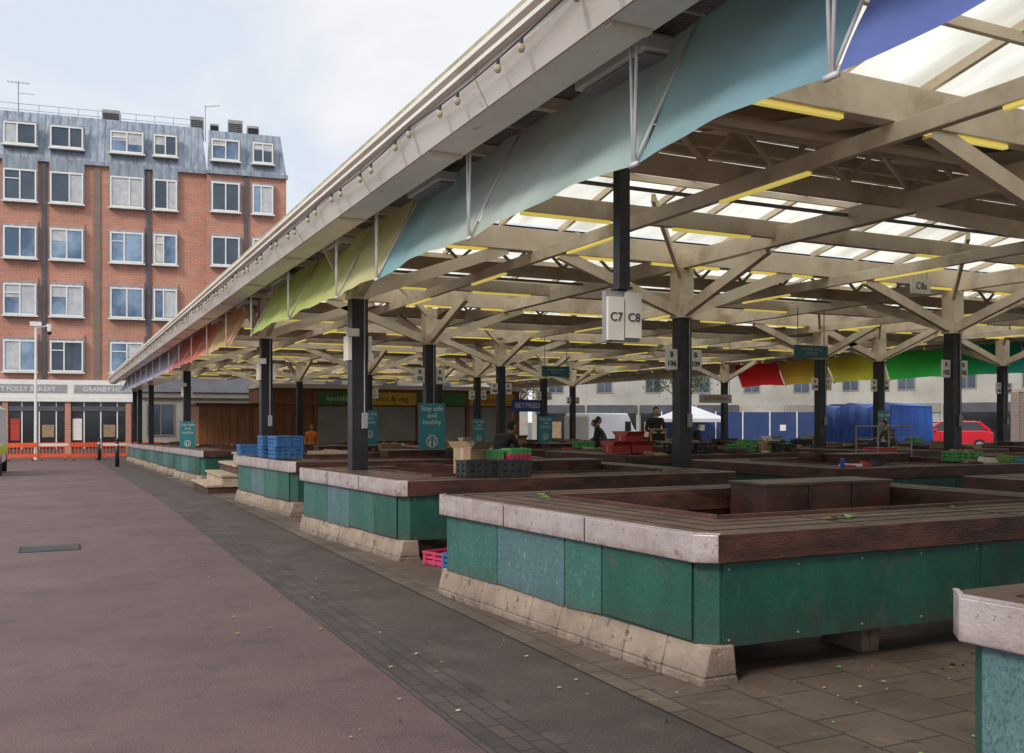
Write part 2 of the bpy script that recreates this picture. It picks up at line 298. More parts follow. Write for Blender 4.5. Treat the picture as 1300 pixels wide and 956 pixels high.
def stall(x0,x1,y0,y1,street):
    sl=.32 if street else 0
    z=gz((y0+y1)/2)
    e=empty('market_stall',(0,0,z))
    c=[(x0,y0),(x1,y0),(x1,y1),(x0-sl,y1)]
    w=.78
    ins=.055
    po=cham(c,.10); pi=cham(inset(c,w),.03)
    b=B(); sp={}
    if street: sp={7:'metal',6:'metal',0:'metal'}
    ring(b,po,pi,.745,.92,'edge','edge','top','inner',sp)
    b.make('counter_top',e,bevel=.008,merge=True)
    if street:
        b=B()
        q=[Vector(p) for p in cham(c,.10)]
        for i in (6,7,0):
            a=q[i];d=q[(i+1)%8]
            b.beam((a.x+.014,a.y,.924),(d.x+.014,d.y,.924),.022,.010,'metal')
        L=(q[0]-q[7]).length; d=(q[0]-q[7]).normalized()
        nn=Vector((d.y,-d.x))
        if nn.x>0: nn=-nn
        for t in [x/10 for x in range(1,10)]:
            p=q[7]+d*L*t
            for zz in (.78,.885): b.cyl((p.x,p.y,zz),(p.x+nn.x*.004,p.y+nn.y*.004,zz),.008,'grey',6)
        for t in (.34,.67):
            p=q[7]+d*L*t; b.beam((p.x+nn.x*.002,p.y+nn.y*.002,.75),(p.x+nn.x*.002,p.y+nn.y*.002,.918),.006,.005,'dark')
        b.make('metal_edging',e)
    b=B()
    for t in (.25,.5,.74):
        k=inset(c,w*t/1)
        for i in range(4):
            a=k[i];d=k[(i+1)%4]; b.beam((a.x,a.y,.9215),(d.x,d.y,.9215),.006,.004,'dark')
    k=inset(c,w-.02)
    for i in range(4):
        a=k[i];d=k[(i+1)%4]; b.beam((a.x,a.y,.93),(d.x,d.y,.93),.035,.03,'edge')
    xx=x0+1.3
    while xx<x1-.9:
        b.box(xx,xx+.008,y0+.02,y0+w-.05,.9195,.9225,'dark'); b.box(xx+.3,xx+.308,y1-w+.05,y1-.02,.9195,.9225,'dark'); xx+=U(1.1,1.5)
    b.make('board_joints',e)
    bo=cham(inset(c,ins),.10); bi=cham(inset(c,w-.06),.03)
    b=B(); ring(b,bo,bi,.245,.742,'green','inner','dark','dark'); b.make('body_panels',e,merge=True)
    b=B()
    if street:
        a=bo[7];d=(bo[0]-bo[7]);L=d.length;d=d.normalized();nn=Vector((d.y,-d.x))
        if nn.x>0: nn=-nn
        if abs(y0-4.57)<.1: cuts=[0,.28,.58,.72,1.0]; ks=['green2','blue','green2','green']
        else:
            cuts=[0,.30,.55,.80,1.0]; ks=random.choice([['green2','blue','green2','green'],['blue','green2','green','green'],['green2','blue','green2','green']])
        for i in range(4):
            p=a+d*(L*cuts[i]+.01)+nn*(.006+.003*i); q=a+d*(L*cuts[i+1]-.01)+nn*(.006+.003*i)
            j0=U(-.02,.02); j1=U(-.02,.02)
            w2=Vector((nn.x,nn.y,0))*.004
            P=Vector((p.x,p.y,0));Q=Vector((q.x,q.y,0)); dn=Vector((0,0,1))
            b.hexa([P-w2+dn*(.25+j0),P+w2+dn*(.25+j0),Q+w2+dn*(.25+j1),Q-w2+dn*(.25+j1),P-w2+dn*.741,P+w2+dn*.741,Q+w2+dn*.741,Q-w2+dn*.741],ks[i])
    yy=y0+ins
    nx=int((x1-x0)/2.2)
    for i in range(nx):
        xa=x0+.17+i*(x1-x0-.3)/nx; xb=xa+(x1-x0-.3)/nx-.008
        b.box(xa,xb,yy-.012-.003*(i%2),yy-.003,.235+U(-.01,.01),.742,'green')
        for q in range(5):
            xs_=xa+.04+q*(xb-xa-.08)/4
            for zz in (.27,.70): b.cyl((xs_,yy-.0125-.003*(i%2),zz),(xs_,yy-.019,zz),.007,'grey',6)
    b.make('side_panels',e)
    b=B()
    if street:
        xn=x0+.06; xf=x0-sl+.06
        ya,yb=y0+.02,y1-.05; ns=9; 
        for i in range(ns):
            t0=(i+.006)/ns; t1=(i+.994)/ns
            Ya=ya+(yb-ya)*t0; Yb=ya+(yb-ya)*t1; XA=xn+(xf-xn)*t0; XB=xn+(xf-xn)*t1; j=U(-.006,.006)
            b.hexa([(XA-.055+j,Ya,0),(XA+.22,Ya,0),(XB+.22,Yb,0),(XB-.055+j,Yb,0),(XA-.055+j,Ya,.06),(XA+.2,Ya,.06),(XB+.2,Yb,.06),(XB-.055+j,Yb,.06)],'concrete')
            b.hexa([(XA-.05+j,Ya,.0605),(XA+.2,Ya,.0605),(XB+.2,Yb,.0605),(XB-.05+j,Yb,.0605),(XA+.0,Ya,.243),(XA+.18,Ya,.243),(XB+.18,Yb,.243),(XB,Yb,.243)],'concrete')
    for X in (x0+1.6,(x0+x1)/2+.6,x1-.5):
        for Y in (y0+.45,y1-.5): b.box(X-.08,X+.08,Y-.2,Y+.2,0,.243,'concrete')
    for Y in (y0+1.2,y1-1.2): b.box(x1-.5,x1-.2,Y-.1,Y+.1,0,.243,'concrete')
    b.make('plinth',e,bevel=.012)
    b=B()
    b.box(x0+w+.1,x0+w+.5,y0+w+.02,y1-w-.1,.35,.39,'inner')
    b.box(x1-w-1.6,x1-w-.02,y1-w-.05-.5,y1-w-.03,.4,1.0,'inner')
    b.box(x1-w-1.62,x1-w-.0,y1-w-.57,y1-w-.01,1.002,1.022,'top')
    for q in (1.1,.55): b.box(x1-w-q,x1-w-q+.012,y1-w-.556,y1-w-.551,.42,.99,'dark')
    b.box(x0+w+.02,x0+w+.06,y0+w+.3,y1-w-.3,.5,.915,'inner')
    if not street or y0>9:
        xx=x0+U(.8,2.2); b.box(xx,xx+U(.6,1.4),y1-w+.06,y1-w+.1,.921,.921+U(.06,.18),random.choice(['inner','edge','inner','stepwood']))
    b.make('inner_shelves',e)
    return e
PY=5.6
for k in range(-1,9):
    y0=4.57+PY*k; y1=y0+3.65
    if k==-1: y1=2.66; 
    if k!=3: stall(3.46,8.3,y0,y1,True)
    for (xa,xb) in ((10.1,14.9),(16.7,21.3),(23.1,26.9)):
        if y0>42 : continue
        stall(xa,xb,y0,y1,False)
stall(4.6,8.3,4.57+PY*3,4.57+PY*3+3.65,False)

e=empty('stepped_display_stand',(2.95,21.9,gz(23)))
b=B()
for i in range(4):
    z=.22*(i+1)
    b.box(.32*i,1.5,0,2.6,z-.05,z,'stepwood'); b.box(.32*i+.04,1.5,.03,2.57,z-.22+.001,z-.052,'stepwood' if i%2 else 'inner')
b.make('tiers',e,bevel=.005)

# ---------------------------------------------------------------- canopy
can=empty('market_canopy_roof')
rows=[-0.9+6.9*i for i in range(0,9)]
Y0,Y1=-7.8,60
XR0,XR1=4.0,26.8
def eave(X,s,y0,y1):
    b=B()
    def bx(xa,xb,za,zb,k): b.box(min(X+s*xa,X+s*xb),max(X+s*xa,X+s*xb),y0,y1,za,zb,k)
    bx(0,.04,3.965,4.15,'cream2')
    bx(-.055,-.003,4.02,4.05,'cream2')
    bx(-.075,-.003,4.085,4.12,'cream2')
    bx(-.045,.46,4.153,4.18,'mossy')
    P=[(X,y0,3.963),(X+s*.03,y0,3.985),(X+s*.03,y1,3.985),(X,y1,3.963)]
    Q=[(X+s*.09,y0,3.79),(X+s*.12,y0,3.81),(X+s*.12,y1,3.81),(X+s*.09,y1,3.79)]
    b.hexa(P+Q,'cream2')
    bx(.121,.42,3.80,3.825,'cream2'); bx(.40,.43,3.827,4.15,'cream')
    yy=y0
    while yy<y1:
        b.box(min(X-s*.004,X+s*.02),max(X-s*.004,X+s*.02),yy,yy+.01,3.968,4.15,'mossy')
        b.hexa([(X-s*.003,yy,3.96),(X+s*.01,yy,3.97),(X+s*.01,yy+.012,3.97),(X-s*.003,yy+.012,3.96),(X+s*.087,yy,3.79),(X+s*.10,yy,3.80),(X+s*.10,yy+.012,3.80),(X+s*.087,yy+.012,3.79)],'mossy')
        b.box(min(X+s*.13,X+s*.40),max(X+s*.13,X+s*.40),yy+1.2,yy+1.26,3.775,3.798,'cream')
        yy+=2.76
    b.make('fascia',can)
    b=B(); b.box(min(X+s*.47,X+s*1.4),max(X+s*.47,X+s*1.4),y0,y1,4.16,4.20,'soffit')
    yy=y0+.6
    while yy<y1:
        b.beam((X+s*.44,yy,4.10),(X+s*1.4,yy,4.10),.07,.10,'cream'); yy+=1.38
    b.make('eave_deck',can)
    b=B(); xx=X+s*1.38
    b.box(min(xx,xx+s*.04),max(xx,xx+s*.04),y0,y1,4.205,4.62,'cream')
    b.make('upstand',can)
eave(2.6,1,Y0,Y1); eave(28.2,-1,Y0,Y1)
sk=B(); dk=B(); pu=B(); rf=B()
furz=4.62; ridz=5.32
for r in rows:
    f=r+.2; rd=r+3.9; f2=r+7.1
    if r+7.1>Y1+.5: f2=Y1; 
    if rd<Y1:
        nseg=6
        for i in range(nseg):
            xa=XR0+(XR1-XR0)*i/nseg; xb=XR0+(XR1-XR0)*(i+1)/nseg
            dk.face([(xa,f,furz),(xb,f,furz),(xb,rd,ridz),(xa,rd,ridz)],'ply' if (i+int(r))%3!=1 else 'greydeck')
        n=22
        for i in range(n):
            xa=XR0+(XR1-XR0)*i/n+.02; xb=XR0+(XR1-XR0)*(i+1)/n-.02
            sk.face([(xa,rd,ridz+.03),(xb,rd,ridz+.03),(xb,f2,furz+.03),(xa,f2,furz+.03)],'sky_sheet')
            rf.beam((xa-.02,rd,ridz-.02),(xa-.02,f2,furz-.02),.05,.09,'cream')
            if i%3==0:
                rf.beam((xa+.3,f,furz-.10),(xa+.3,rd,ridz-.10),.08,.17,'cream')
        for t in (.35,.68):
            pu.beam((XR0,rd+(f2-rd)*t,ridz+(furz-ridz)*t-.11),(XR1,rd+(f2-rd)*t,ridz+(furz-ridz)*t-.11),.05,.09,'cream')
        pu.beam((XR0,rd,ridz-.2),(XR1,rd,ridz-.2),.09,.26,'cream')
        for t in (.45,.8):
            pu.beam((XR0,f+(rd-f)*t,furz+(ridz-furz)*t-.24),(XR1,f+(rd-f)*t,furz+(ridz-furz)*t-.24),.09,.16,'cream')
        for X in (XR0-.02,XR1+.02):
            dk.face([(X,f,4.5),(X,f2,4.5),(X,f2,furz),(X,rd,ridz),(X,f,furz)],'greydeck')
sk.make('skylight_sheets',can); dk.make('roof_decking',can); pu.make('purlins',can); rf.make('rafters',can)
XL=[3.78,9.3,15.7,21.3,27.0]
bm_=B(); st=B(); yl=B(); pp=B()
def putbatten(p,q):
    yl.beam(p,q,.055,.035,'yellow')
for r in rows:
    bm_.beam((3.3,r,4.36),(27.3,r,4.36),.15,.34,'cream')
    bm_.beam((3.3,r+2.3,4.30),(27.3,r+2.3,4.30),.10,.22,'cream')
    bm_.beam((3.3,r+4.6,4.34),(27.3,r+4.6,4.34),.10,.24,'cream')
    x=4.6
    while x<26.5:
        putbatten((x,r-.01,4.165),(x+1.35,r-.01,4.165)); x+=2.05
    x=5.2
    while x<26:
        if (int(x*3)+int(r))%3<2: putbatten((x,r+4.6,4.2),(x+1.3,r+4.6,4.2))
        x+=2.3
    pp.cyl((4,r+1.2,4.45),(26.8,r+1.2,4.45),.05,'cream',8)
    pp.cyl((4,r+3.2,4.28),(26.8,r+3.2,4.28),.025,'grey',8)
    for xx in range(0,22):
        xa=4.2+xx*1.03
        st.beam((xa,r+2.3,4.40),(xa+.51,r+2.3,4.86),.045,.045,'cream'); st.beam((xa+.51,r+2.3,4.86),(xa+1.03,r+2.3,4.40),.045,.045,'cream')
for i,X in enumerate(XL):
    bm_.beam((X,Y0,4.245),(X,Y1,4.245),.14,.26,'cream')
    if i<len(XL)-1:
        xm=(X+XL[i+1])/2; bm_.beam((xm,Y0,4.10),(xm,Y1,4.10),.09,.17,'cream')
        y=Y0+1
        while y<Y1-2:
            putbatten((xm,y,4.0),(xm,y+1.35,4.0)); y+=3.45
bm_.make('main_beams',can,bevel=.008); yl.make('light_battens',can); pp.make('pipework',can,smooth=True)
cols=[(3.78,12.9,1),(9.3,12.9,1),(15.7,12.9,1),(3.85,19.8,1),(7.44,19.8,1),(18.9,19.8,1),(21.1,19.8,1),(26.3,19.8,1),(12.4,26.7,1),
      (14.6,33.6,1),(10.25,33.6,1),(17.5,33.6,1),(3.9,33.6,1),(22.7,40.5,1),(9.3,40.5,1),(3.9,47.4,1),(9.3,47.4,1),(15.7,40.5,1),
      (3.9,54.3,1),(26.5,33.6,1),(9.3,-.9,1),(3.78,-.9,1),(3.9,58,1),(9.3,6.0,1),(15.7,6.0,1),(21.3,6.0,1)]
cb=B(); sc=[('B','109'),('B','109'),('B','105'),('C','12'),('B','96'),('B','111'),('B','88')]
for (X,Y,_) in cols:
    g=gz(Y)
    cb.box(X-.115,X+.115,Y-.115,Y+.115,g,3.3,'black'); cb.box(X-.2,X+.2,Y-.2,Y+.2,g+.012,g+.035,'black')
    cb.box(X-.14,X+.14,Y-.14,Y+.14,3.302,4.105,'cream')
    for dx,dy in ((2.3,0),(-2.3,0),(0,2.1),(0,-2.1)):
        if X+dx<3.3: dx=-.5
        if X+dx>27.4: continue
        o=Vector((dx,dy,0)).normalized()*.12
        st.beam((X+o.x,Y+o.y,3.42),(X+dx,Y+dy,4.20 if dx else 4.12),.10,.17,'cream')
    for dx,dy in ((1.1,1.1),(-1.1,-1.1)):
        if X+dx<3.3: continue
        st.beam((X+dx*.1,Y+dy*.1,4.0),(X+dx*1.6,Y+dy*1.6,4.75),.06,.12,'cream')
    if g==0: cb.box(X+.02,X+.10,Y-.16,Y-.117,1.5,1.72,'grey'); cb.cyl((X+.06,Y-.13,1.72),(X+.06,Y-.13,3.3),.012,'grey',6)
cb.make('columns',can,bevel=.006); st.make('timber_braces',can)
b=B(); b.box(3.735,3.825,5.955,6.045,2.60,4.11,'black'); b.box(3.72,3.84,5.94,6.06,2.58,2.598,'black'); b.make('hanging_post',can)
e=empty('stall_number_sign',(3.78,6.0,2.37))
b=B(); b.box(-.145,-.008,-.05,-.02,-.17,.15,'signwhite'); b.box(.008,.145,-.05,-.02,-.15,.19,'signwhite'); b.box(-.15,.15,-.018,.03,-.175,.195,'grey'); b.box(-.02,.02,-.02,.02,.195,.21,'black'); b.make('boards',e)
text('C7',.09,(-.077,-.054,.0),'black',e); text('C8',.09,(.077,-.054,0),'black',e)
for i,(X,Y,_) in enumerate(cols[:14]):
    e=empty('column_number_sign',(X,Y-.02,2.62))
    b=B()
    if X<4:
        b.box(-.17,-.12,-.10,.14,-.17,.17,'signwhite'); b.box(.12,.17,-.10,.14,-.17,.17,'signwhite'); b.box(-.20,-.02,-.125,-.1,.16,.27,'signwhite'); b.make('plates',e); continue
    b.box(-.36,-.122,-.03,-.012,-.17,.17,'signwhite'); b.box(.122,.36,-.03,-.012,-.17,.17,'signwhite'); b.make('plates',e)
    t=sc[i%7]; n=int(t[1])
    for dx,k in ((-.24,n-3),(.24,n)):
        text(t[0],.12,(dx,-.034,.08),'black',e,bold=.003); text(str(k),.12,(dx,-.034,-.07),'black',e,bold=.003)
def poster(X,Y,w,h,z0):
    e=empty('advisory_poster',(X,Y-.17,z0))
    b=B(); b.box(-w/2,w/2,-.01,.01,0,h,'tealsign'); b.box(-w/2+.03,w/2-.03,-.014,-.0105,.05,.14,'white')
    b.cyl((0,-.012,h*.38),(0,-.016,h*.38),w*.22,'white',20); b.cyl((0,-.0165,h*.38),(0,-.0175,h*.38),w*.19,'tealsign',20)
    for s in (-1,1): b.cyl((s*w*.08,-.018,h*.42),(s*w*.08,-.021,h*.42),w*.035,'white',10); b.box(s*w*.08-w*.03,s*w*.08+w*.03,-.021,-.018,h*.31,h*.39,'white')
    b.make('panel',e)
    text('Stay safe\nand\nhealthy',h*.11,(0,-.014,h*.8),'white',e)
poster(7.44,19.8,.62,1.35,.65); poster(21.1,19.8,.42,1.3,.6); poster(10.25,33.6,.6,1.4,.6); poster(17.5,33.6,.6,1.3,.5); poster(3.9,33.6,.5,1.2,.4); poster(14.6,33.6,.5,1.2,.5)
def hangsign(X,Y,z,w,h,t,size):
    e=empty('direction_sign',(X,Y,z)); b=B(); b.box(-w/2,w/2,-.02,.02,0,h,'tealsign')
    for s in (-1,1): b.cyl((s*w*.4,0,h),(s*w*.4,0,4.1-z),.01,'grey',6)
    b.make('board',e); text(t,size,(0,-.024,h/2),'white',e)
hangsign(15.0,16.0,3.0,.95,.28,'MARKET HALL\nTOILETS',.095); hangsign(13.0,24.2,2.9,.9,.3,'MARKET HALL\nTOILETS',.085)
e=empty('stall_number_sign',(13.1,11.4,3.75)); b=B(); b.box(-.22,.22,-.02,.02,0,.26,'signwhite')
for s in (-.15,.15): b.cyl((s,0,.26),(s,0,.5),.008,'grey',6)
b.make('board',e); text('C8a',.16,(0,-.024,.13),'black',e)

def brackets(X,s,ys):
    b=B()
    for y in ys:
        for dy in (-.045,.045):
            b.cyl((X,y+dy,4.14),(X,y+dy*.15,3.13),.010,'pipe',8)
        b.cyl((X,y,3.12),(X+s*.50,y,4.12),.010,'pipe',8)
        b.cyl((X-s*.02,y,4.10),(X+s*.52,y,4.10),.010,'pipe',8)
        b.cyl((X,y-.04,3.12),(X,y+.04,3.12),.016,'pipe',8)
    b.make('awning_brackets',can,smooth=True)
def banner(X,s,y0,y1,c0,c1,nm='canopy_banner',seed=0,ztop=4.08,zb=3.13):
    nx=max(4,int((y1-y0)/.1)); nz=12; vs=[];fs=[];cs=[]
    for i in range(nx+1):
        t=i/nx; y=y0+(y1-y0)*t
        for j in range(nz+1):
            q=j/nz
            bulge=.05*math.sin(math.pi*q)*math.sin(math.pi*t)+.012*math.sin(y*5+seed+q*6)+.007*math.sin(y*13+q*9+seed)*(.3+q)
            x=X+s*(.47*q+.022)+s*bulge; z=zb+(ztop-zb)*q+.07*math.sin(math.pi*t)*(1-q)*.6+(.014*math.sin(y*3.3+seed)+.005*math.sin(y*11+seed))*(1-q)*math.sin(math.pi*t)
            vs.append((x,y,z)); 
            c=[c0[k]+(c1[k]-c0[k])*t for k in range(3)]
            fl=1+.05*math.sin(y*3.1+seed*2+q*2)
            cs.append((*[min(1,v*fl) for v in c],1))
    for i in range(nx):
        for j in range(nz):
            a=i*(nz+1)+j; fs.append((a,a+nz+1,a+nz+2,a+1))
    me=D.meshes.new(nm); me.from_pydata(vs,[],fs); me.materials.append(M['fabric'])
    at=me.color_attributes.new('Col','FLOAT_COLOR','POINT')
    for i,c in enumerate(cs): at.data[i].color=c
    me.polygons.foreach_set('use_smooth',[True]*len(fs))
    o=D.objects.new(nm,me); COL.objects.link(o); o.parent=can
by=[-.5,3.15,4.74,7.24,9.77,11.4,14.1,17.1]+[19.9+2.8*i for i in range(14)]
brackets(3.07,1,[y for y in by if y<59])
blue=(.14,.22,.72);teal=(.34,.66,.70);pale=(.74,.84,.77);teal2=(.46,.70,.72);yg=(.76,.88,.28);yel=(.92,.86,.48);org=(.98,.56,.24);red=(.95,.28,.22);pink=(.88,.62,.66);lil=(.62,.64,.84)
banner(3.07,1,-3.5,-.5,blue,blue,seed=4); banner(3.07,1,-.5,3.12,(.13,.18,.66),(.24,.32,.78),seed=1)
banner(3.07,1,3.17,4.74,(.30,.56,.68),teal2,seed=2); banner(3.07,1,4.74,7.24,(.56,.75,.71),pale,seed=3); banner(3.07,1,7.24,9.74,pale,teal,seed=5)
banner(3.07,1,9.80,11.4,yel,(.88,.88,.46),seed=6); banner(3.07,1,11.4,14.1,(.84,.87,.40),yg,seed=7); banner(3.07,1,14.1,17.1,yg,(.68,.84,.28),seed=8)
banner(3.07,1,19.4,22.7,org,(.98,.72,.40),seed=9); banner(3.07,1,22.8,25.5,org,red,seed=10); banner(3.07,1,25.5,28.3,red,(.95,.34,.24),seed=11); banner(3.07,1,28.4,31.1,red,(.9,.34,.34),seed=12)
banner(3.07,1,31.1,36.7,pink,lil,seed=13); banner(3.07,1,36.8,45,lil,(.56,.58,.84),seed=14); banner(3.07,1,45.1,52.8,(.72,.64,.82),lil,seed=15); banner(3.07,1,52.9,59,lil,(.5,.74,.82),seed=16)
fy=[11.5,14.3,17.1,19.9,22.7,25.5,28.3,31.1,33.9]
brackets(27.75,-1,fy)
fc=[((.05,.3,.5),(.05,.35,.42)),((.05,.38,.42),(.06,.42,.4)),((.05,.40,.38),(.05,.42,.30)),((.05,.42,.32),(.04,.55,.08)),((.08,.78,.12),(.09,.74,.11)),((.92,.92,.10),(.98,.90,.09)),((.95,.80,.09),(.95,.5,.08)),((.98,.05,.05),(.95,.04,.04))]
for i in range(8): banner(27.75,-1,fy[i]+.04,fy[i+1]-.04,fc[i][0],fc[i][1],seed=20+i)

b=B()
for y in (5.0,8.6,12.2,15.8,19.4,23):
    b.box(3.32,3.62,y,y+.9,3.96,4.05,'white'); b.box(3.36,3.58,y+.05,y+.85,3.935,3.958,'grey')
b.beam((3.9,-5,4.02),(3.9,59,4.02),.1,.05,'grey')
b.make('eave_lamps',can,bevel=.01)
b=B(); y=-1.0; pts=[]
while y<59.5:
    ph=((y+1)%2.76)/2.76; z=3.99-.05*math.sin(math.pi*ph)
    pts.append((2.56,y,z)); y+=.345
for a,c in zip(pts[:-1],pts[1:]): b.cyl(a,c,.006,'black',5)
for i,p in enumerate(pts):
    if p[1]<45 and (i%3)!=2:
        b.cyl(p,(p[0],p[1],p[2]-.04),.013,'black',6); b.ball((p[0],p[1],p[2]-.062),.025,'bulb',8,(1,1,1.2))
b.make('festoon_light_string')

# ---------------------------------------------------------------- office building at end of street
th=math.atan2(-.132,.991)
ob=empty('brick_office_building',(2.1,67.7,-.62),th)
b=B(); zb=19.2
b.box(-20,7.0,.0,14,0,zb,'brick')
b.box(7.0,12.2,-.7,14,0,zb-.1,'brick')
b.make('walls',ob)
b=B()
def mans(x0,x1,y,z0,z1,rk):
    b.hexa([(x0,y-.15,z0),(x1,y-.15,z0),(x1,13.9,z0),(x0,13.9,z0),(x0+.1,y+.75,z1),(x1-.35,y+.75,z1),(x1-.35,13.5,z1),(x0+.1,13.5,z1)],'lead')
    x=x0+.3
    while x<x1-.2:
        b.beam((x,y-.17,z0),(x+.01,y+.73,z1),.05,.05,'lead'); x+=.45
mans(-20,7.0,0,zb+.003,22.3,0); mans(7.02,12.2,-.7,zb-.097,22.0,0)
b.box(-20,6.98,-.25,.0-.003,zb-.25,zb,'lead'); b.box(7.02,12.3,-.95,-.703,zb-.35,zb-.1,'lead')
b.make('mansard_roof',ob)
wb=B()
def window(x0,x1,z0,z1,y,proud=.30,k2=True):
    wb.box(x0-.08,x1+.08,y-proud,y-.003,z0-.12,z1+.12,'lead')
    f=y-proud
    g='glass' if R()<.6 else 'glass2'
    wb.box(x0,x1,f-.02,f-.003,z0,z1,g)
    for (a,c,za,zb_) in ((x0,x0+.09,z0,z1),(x1-.09,x1,z0,z1),(x0+.091,x1-.091,z0,z0+.1),(x0+.091,x1-.091,z1-.1,z1)):
        wb.box(a,c,f-.09,f-.021,za,zb_,'white')
    xm=x0+(x1-x0)*random.choice([.5,.5,.42,.58])
    wb.box(xm-.04,xm+.04,f-.085,f-.021,z0+.101,z1-.101,'white')
    if R()<.5: wb.box(x0+.091,xm-.041,f-.08,f-.021,z0+(z1-z0)*.68,z0+(z1-z0)*.68+.06,'white')
    for (a,c) in ((x0+.095,xm-.045),(xm+.045,x1-.095)):
        if R()<.45:
            h=random.choice([U(.2,.6),.97]); wb.box(a,c,f-.028,f-.0205,z1-.101-(z1-z0-.2)*h,z1-.101,'blind')
    wb.box(x0-.12,x1+.12,f-.14,f-.091,z0-.1,z0-.02,'white')
bays=[(-5.3,-3.4),(-2.6,-.65),(.97,3.0),(3.64,5.1)]
left=[(-18.6,-16.7),(-15.9,-14.0),(-11.6,-9.7),(-8.9,-7.0)]
rb=[(7.3,9.1),(9.95,11.3)]
zs=[5.42,9.02,12.67,16.32]
for i,zz in enumerate(zs):
    for a,c in bays+left: window(a,c,zz,zz+2.0,0,.30)
    for a,c in rb: window(a,c,zz+.0,zz+1.95,-.7,.30)
for a,c in bays+left: window(a,c,19.9,21.3,.15,.45)
for a,c in rb: window(a,c,19.75,21.15,-.55,.45)
for a,c in bays+left: 
    wb.box(a-.06,c+.06,-.28,-.003,18.45,19.0,'lead')
    for zz in zs[:-1]: wb.box(a-.05,c+.05,-.10,-.003,zz+2.15,zz+2.45,'brick')
wb.make('windows',ob)
b=B()
for x in (-3.0,3.3,-16.3,-9.3): b.box(x-.13,x+.13,-.14,-.003,3.5,18.9,'slate')
b.box(9.4,9.66,-.84,-.703,3.5,18.8,'slate'); b.box(-.05,.35,-.10,-.003,3.6,19,'brick2')
b.box(-20,6.9,-.35,-.003,3.5,3.75,'white'); b.box(-20,6.9,-.30,-.004,3.76,4.9,'white')
b.box(-19.8,-1.6,-.32,-.302,4.05,4.6,'grey'); b.box(-1.2,3.0,-.32,-.302,4.05,4.6,'grey')
x=-20
while x<6.8:
    b.box(x,x+.35,-.25,-.003,0,3.49,'brick'); b.box(x+.36,x+3.6,-.1,-.004,.45,3.49,'darkglass'); b.box(x+.36,x+3.6,-.16,-.005,0,.44,'slate')
    for q in (1.1,2.1,3.1): b.box(x+q,x+q+.07,-.15,-.102,.45,3.49,'white')
    b.box(x+.45,x+1.0,-.125,-.1025,1.0,2.4,random.choice(['blind','redbox','signwhite'])); b.box(x+2.3,x+3.0,-.125,-.1025,1.2,2.0,random.choice(['blind','card','signwhite']))
    b.box(x+.36,x+3.6,-.2,-.161,2.9,3.2,random.choice(['white','slate','slate']))
    x+=3.65
b.box(7.1,12.1,-.95,-.703,3.4,4.6,'white'); b.box(7.2,12.0,-.8,-.704,.3,3.39,'darkglass')
b.make('shopfronts',ob)
text('SWEET FOLLY BAKERY',.42,(-4.4,-.33,4.3),'white',ob); text('GRANBY HOUSE',.42,(.9,-.33,4.3),'white',ob)
b=B()
for x in [-18+1.2*i for i in range(21)]: b.cyl((x,2,22.25),(x,2,23.2),.02,'grey',5)
b.cyl((-18,2,23.2),(6,2,23.2),.02,'grey',5); b.cyl((-18,2,22.8),(6,2,22.8),.02,'grey',5)
for (x,w,h) in ((.3,1.1,.7),(5.9,.9,.8),(8.4,1.0,.8),(9.7,.8,.5),(7.2,.6,.4)):
    b.box(x,x+w,1.5,2.6,21.9,22.5+h,'grey')
    for i in range(5): b.box(x+.05,x+w-.05,1.46,1.498,22.45+i*h/6,22.45+i*h/6+.05,'dark')
b.cyl((-5,3,22),(-5,3,25.0),.035,'grey',6); b.cyl((-5.7,3,24.9),(-4.3,3,24.9),.02,'grey',5)
for i in range(6): b.cyl((-5.6+i*.22,2.7,24.9),(-5.6+i*.22,3.3,24.9),.012,'grey',4)
b.cyl((-5,3,24.2),(-4,3,24.2),.02,'grey',5)
b.cyl((6.9,3,22),(6.9,3,24.6),.03,'grey',6); b.cyl((6.9,3,24.5),(7.9,3,24.7),.02,'grey',5)
for i in range(5): b.cyl((7+i*.2,2.8,24.52+i*.03),(7+i*.2,3.2,24.52+i*.03),.012,'grey',4)
b.make('rooftop_plant',ob)

